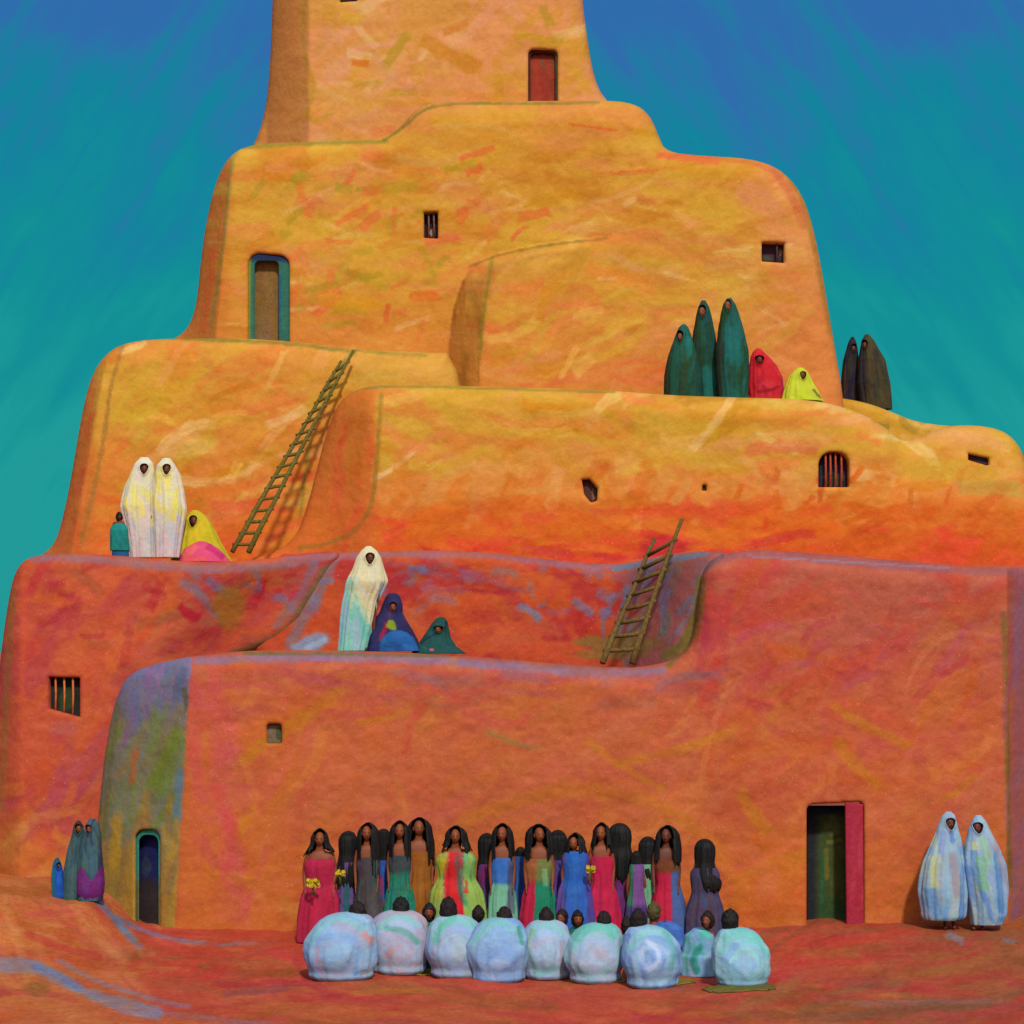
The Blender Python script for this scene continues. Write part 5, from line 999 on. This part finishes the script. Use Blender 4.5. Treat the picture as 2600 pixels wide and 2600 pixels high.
# ------------------------------------------------------------------ mats showing under the sitters
def mat_thing(label, px, py, w, dpt, col, rz, seed):
    Y = EYE * U * D0 / (py - VY) - D0; X, _, Z = ground_loc(px, Y)
    n, m = 24, 14; V = []; F = []
    c, s = math.cos(rz), math.sin(rz)
    for lay in (0, 1):
        for j in range(m + 1):
            for i in range(n + 1):
                u = i / n - .5; v = j / m - .5
                e = 1 + .06 * (float(vnoise(i * .5 + seed * 5, j * .5, 3)) - .5)
                e = e * (1 - .28 * (2 * abs(u)) ** 3 * (2 * abs(v)) ** 2) + .1 * (float(vnoise(i * .23 + seed * 3, j * .31 + 4, 5)) - .5)
                x, y = u * w * e, v * dpt * e
                gx_, gy_ = X + x * c - y * s, Y + x * s + y * c
                V.append((gx_ - X, gy_ - Y, float(gz(gx_, gy_)) - Z + (.002 if lay == 0 else .012 + .016 * float(vnoise(i * .7, j * .7, seed)))))
    N = (n + 1) * (m + 1)
    for j in range(m):
        for i in range(n):
            a = j * (n + 1) + i
            F.append((a, a + n + 1, a + n + 2, a + 1)); F.append((N + a, N + a + 1, N + a + n + 2, N + a + n + 1))
    ring = [i for i in range(n + 1)] + [(j + 1) * (n + 1) - 1 for j in range(1, m + 1)] + [m * (n + 1) + i for i in range(n - 1, -1, -1)] + [j * (n + 1) for j in range(m - 1, 0, -1)]
    for q in range(len(ring)):
        a, b = ring[q], ring[(q + 1) % len(ring)]; F.append((a, b, N + b, N + a))
    V = np.array(V); P = Painter(V[:, 0] * 180, V[:, 1] * 180, col, seed)
    P.scatter(12, (-60, -40, 60, 40), [(128, 122, 40), (150, 116, 44), (96, 104, 40)], 5, 8, (40, 100), (5, 12), (.4, .8))
    tag(link('sitting_mat', mk_mesh('sitting_mat', V, F, P.rgba()), CLOTH, None, (X, Y, Z)), label, 'mat', 'olive mats under the seated people')
mat_thing('olive mat showing beside the mauve and mint blanket', 1068, 2462, .46, .62, (140, 112, 40), .2, 1)
mat_thing('olive mat in front of the lime edged blue blanket', 1420, 2462, .44, .5, (112, 106, 36), .25, 2)
mat_thing('olive mat showing beside the blanket with the mint collar', 1552, 2484, .4, .4, (132, 118, 44), .1, 3)
mat_thing('olive mat at the right of the spiral blanket', 1712, 2492, .5, .44, (134, 116, 44), 0, 4)
mat_thing('dark olive mat under the blanket at the right end', 1880, 2514, .85, .4, (104, 96, 42), .0, 5)

# ------------------------------------------------------------------ flowers held by the women
def flowers(label, px, py, Y, n, r, seed):
    rs = random.Random(seed); k = kk(Y); X, Y_, Z = at(px, py, Y)
    e = bpy.data.objects.new('flower_bunch', None); COL.objects.link(e); e.location = (X, Y, Z)
    tag(e, label, 'flowers', 'yellow flowers held by the women')
    V = []; F = []
    for i in range(n):
        c = Vector((rs.uniform(-1.3, 1.3) * r, rs.uniform(-1.3, 1.3) * r * .6, rs.uniform(-1.3, 1.3) * r * .7)); nn = Vector((rs.gauss(0, .5), -1, rs.gauss(.2, .5))).normalized()
        u = nn.cross(Vector((0, 0, 1))).normalized(); w = nn.cross(u)
        for p in range(6):
            a = p * math.pi / 3; d = u * math.cos(a) + w * math.sin(a); q = u * -math.sin(a) + w * math.cos(a)
            b0 = len(V); pr = .03
            V += [tuple(c), tuple(c + d * pr * .6 + q * pr * .35 + nn * .004), tuple(c + d * pr + nn * -.003), tuple(c + d * pr * .6 - q * pr * .35 + nn * .004)]
            F.append((b0, b0 + 1, b0 + 2, b0 + 3))
    link('petals', mk_mesh('petals', V, F, smooth=False), YEL, e)
    V = []; F = []
    for i in range(6):
        a, b = tube([(rs.gauss(0, r * .5), 0, 0), (rs.gauss(0, .01), .01, -.08), (rs.gauss(0, .015), .01, -.16)], .005, 5)
        o = len(V); V += a; F += [tuple(j + o for j in f) for f in b]
    link('stems', mk_mesh('stems', V, F), STEM, e)
flowers('yellow flowers held low by the woman in crimson', 795, 2243, -1.72, 26, .055, 1)
flowers('yellow flowers held at the elbow, between the crimson dress and purple skirt', 864, 2216, -1.55, 24, .035, 2)
flowers('small yellow flowers between the cobalt blue and rose red dresses', 1500, 2207, -1.5, 18, .035, 3)

# ------------------------------------------------------------------ ladders
def ladder(label, L0, L1, R0, R1, n, t0, t1, rad, mat, group=None):
    base = (Vector(L0) + Vector(R0)) / 2
    e = bpy.data.objects.new('ladder', None); COL.objects.link(e); e.location = base
    tag(e, label, 'ladder')
    for a, b, sd in ((L0, L1, 1), (R0, R1, 2)):
        a = Vector(a) - base; b = Vector(b) - base; rs = random.Random(sd)
        pts = [a.lerp(b, i / 8) + Vector((rs.gauss(0, .008), 0, rs.gauss(0, .004))) for i in range(9)]
        V, F = tube(pts, [rad * (1.1 - .45 * i / 8) for i in range(9)], 10, .08, sd)
        link('rail', mk_mesh('rail', V, F), mat, e)
    for i in range(n):
        t = t0 + (t1 - t0) * i / (n - 1); rs = random.Random(i + 9)
        a = Vector(L0).lerp(Vector(L1), t) - base; b = Vector(R0).lerp(Vector(R1), min(1, t * .985)) - base
        d = (b - a).normalized() * .06
        V, F = tube([a - d, a.lerp(b, .5) + Vector((0, -.012, rs.gauss(0, .008))), b + d], rad * .72, 8, .1, i)
        link('rung', mk_mesh('rung', V, F), mat, e)
za = at(600, 1400, 2.9)
ladder('long slanting ladder leaning against the ochre left tier', at(588, 1402, 2.9), at(866, 918, 4.38), at(628, 1402, 2.95), at(896, 890, 4.36), 17, .04, .95, .036, POLE)
ladder('short ladder standing on the lower terrace and rising above the red recess', at(1528, 1684, .5), at(1662, 1368, 1.62), at(1602, 1684, .5), at(1730, 1318, 1.2), 8, .1, .86, .042, POLE2)

# ------------------------------------------------------------------ light and sky
EXPO = 0.35
AZ, EL = R(11), R(42)
sd = Vector((math.sin(AZ) * math.cos(EL), -math.cos(AZ) * math.cos(EL), math.sin(EL)))
sun = bpy.data.lights.new('sun', 'SUN'); sun.energy = 2.6; sun.angle = R(4.0); sun.color = (1, .95, .86)
so = bpy.data.objects.new('sun', sun); COL.objects.link(so); so.rotation_euler = (-sd).to_track_quat('-Z', 'Y').to_euler(); so.location = sd * 60

w = bpy.data.worlds.new('World'); S.world = w; w.use_nodes = True
nt = w.node_tree; N = nt.nodes; Lk = nt.links
bg = N['Background']
sky = N.new('ShaderNodeTexSky'); sky.sky_type = 'NISHITA'; sky.sun_disc = False; sky.sun_elevation = EL; sky.sun_rotation = math.atan2(sd.x, sd.y)
tc = N.new('ShaderNodeTexCoord'); sp = N.new('ShaderNodeSeparateXYZ'); Lk.new(tc.outputs['Generated'], sp.inputs[0])
# streaky air: noise stretched along slanting arcs shifts the ramp
ab = N.new('ShaderNodeMath'); ab.operation = 'ABSOLUTE'; Lk.new(sp.outputs['X'], ab.inputs[0])
cb = N.new('ShaderNodeCombineXYZ'); Lk.new(ab.outputs[0], cb.inputs[0]); Lk.new(sp.outputs['Y'], cb.inputs[1]); Lk.new(sp.outputs['Z'], cb.inputs[2])
def streak(rot, along, across, dist):
    m = N.new('ShaderNodeMapping'); m.vector_type = 'TEXTURE'; m.inputs['Rotation'].default_value = (0, R(rot), 0); m.inputs['Scale'].default_value = (1 / along, 1 / along, 1 / across)
    Lk.new(cb.outputs[0], m.inputs[0])
    n = N.new('ShaderNodeTexNoise'); n.inputs['Scale'].default_value = 1.0; n.inputs['Detail'].default_value = 5; n.inputs['Distortion'].default_value = dist
    Lk.new(m.outputs[0], n.inputs['Vector']); return n
nz = streak(52, 7, 24, .8); nz2 = streak(57, 16, 110, .4); nz3 = streak(35, 9, 17, 1.2)
def math_n(op, a, b=None, v=None):
    n = N.new('ShaderNodeMath'); n.operation = op; Lk.new(a, n.inputs[0])
    if b is not None: Lk.new(b, n.inputs[1])
    if v is not None: n.inputs[1].default_value = v
    return n.outputs[0]
n1 = math_n('MULTIPLY', math_n('SUBTRACT', nz.outputs['Fac'], v=.5), v=.15)
n2 = math_n('MULTIPLY', math_n('SUBTRACT', nz2.outputs['Fac'], v=.5), v=.15)
n3 = math_n('MULTIPLY', math_n('SUBTRACT', nz3.outputs['Fac'], v=.5), v=.16)
zz = math_n('ADD', math_n('ADD', math_n('ADD', sp.outputs['Z'], n1), n2), n3)
cr = N.new('ShaderNodeValToRGB'); el = cr.color_ramp.elements
f = 1 / (2 ** EXPO)
stops = [(0.0, (28, 150, 150)), (.09, (24, 154, 152)), (.15, (10, 143, 148)), (.21, (14, 130, 156)), (.28, (46, 108, 172)), (.55, (44, 96, 168)), (1.0, (40, 84, 150))]
while len(el) < len(stops): el.new(.5)
for e, (p, c) in zip(el, stops): e.position = p; e.color = (*(lin(c) * f), 1)
Lk.new(zz, cr.inputs[0])
# the sky brightens towards the sun, behind the viewer
dn = N.new('ShaderNodeVectorMath'); dn.operation = 'DOT_PRODUCT'; Lk.new(tc.outputs['Generated'], dn.inputs[0]); dn.inputs[1].default_value = sd
gl = math_n('POWER', math_n('MAXIMUM', dn.outputs['Value'], v=0.0), v=1.6)
gm = N.new('ShaderNodeVectorMath'); gm.operation = 'SCALE'; gm.inputs[0].default_value = (1.0, .86, .72); Lk.new(math_n('MULTIPLY', gl, v=.95), gm.inputs['Scale'])
nsc = N.new('ShaderNodeVectorMath'); nsc.operation = 'SCALE'; Lk.new(sky.outputs[0], nsc.inputs[0]); nsc.inputs['Scale'].default_value = .0007
ad = N.new('ShaderNodeVectorMath'); ad.operation = 'ADD'; Lk.new(cr.outputs[0], ad.inputs[0]); Lk.new(gm.outputs[0], ad.inputs[1])
ad2 = N.new('ShaderNodeVectorMath'); ad2.operation = 'ADD'; Lk.new(ad.outputs[0], ad2.inputs[0]); Lk.new(nsc.outputs[0], ad2.inputs[1])
Lk.new(ad2.outputs[0], bg.inputs['Color']); bg.inputs['Strength'].default_value = 1.0

# ------------------------------------------------------------------ camera and view
cam = bpy.data.cameras.new('camera'); co = bpy.data.objects.new('camera', cam); COL.objects.link(co)
co.location = (0, -D0, EYE); co.rotation_euler = (R(90), 0, 0)
cam.sensor_width = 36; cam.lens = 36 * D0 / (2600 / U); cam.shift_y = (VY - 1300) / 2600
cam.clip_end = 6000; cam.clip_start = .5
S.camera = co
S.render.engine = 'CYCLES'
S.view_settings.view_transform = 'Standard'; S.view_settings.look = 'None'; S.view_settings.exposure = EXPO; S.view_settings.gamma = 1
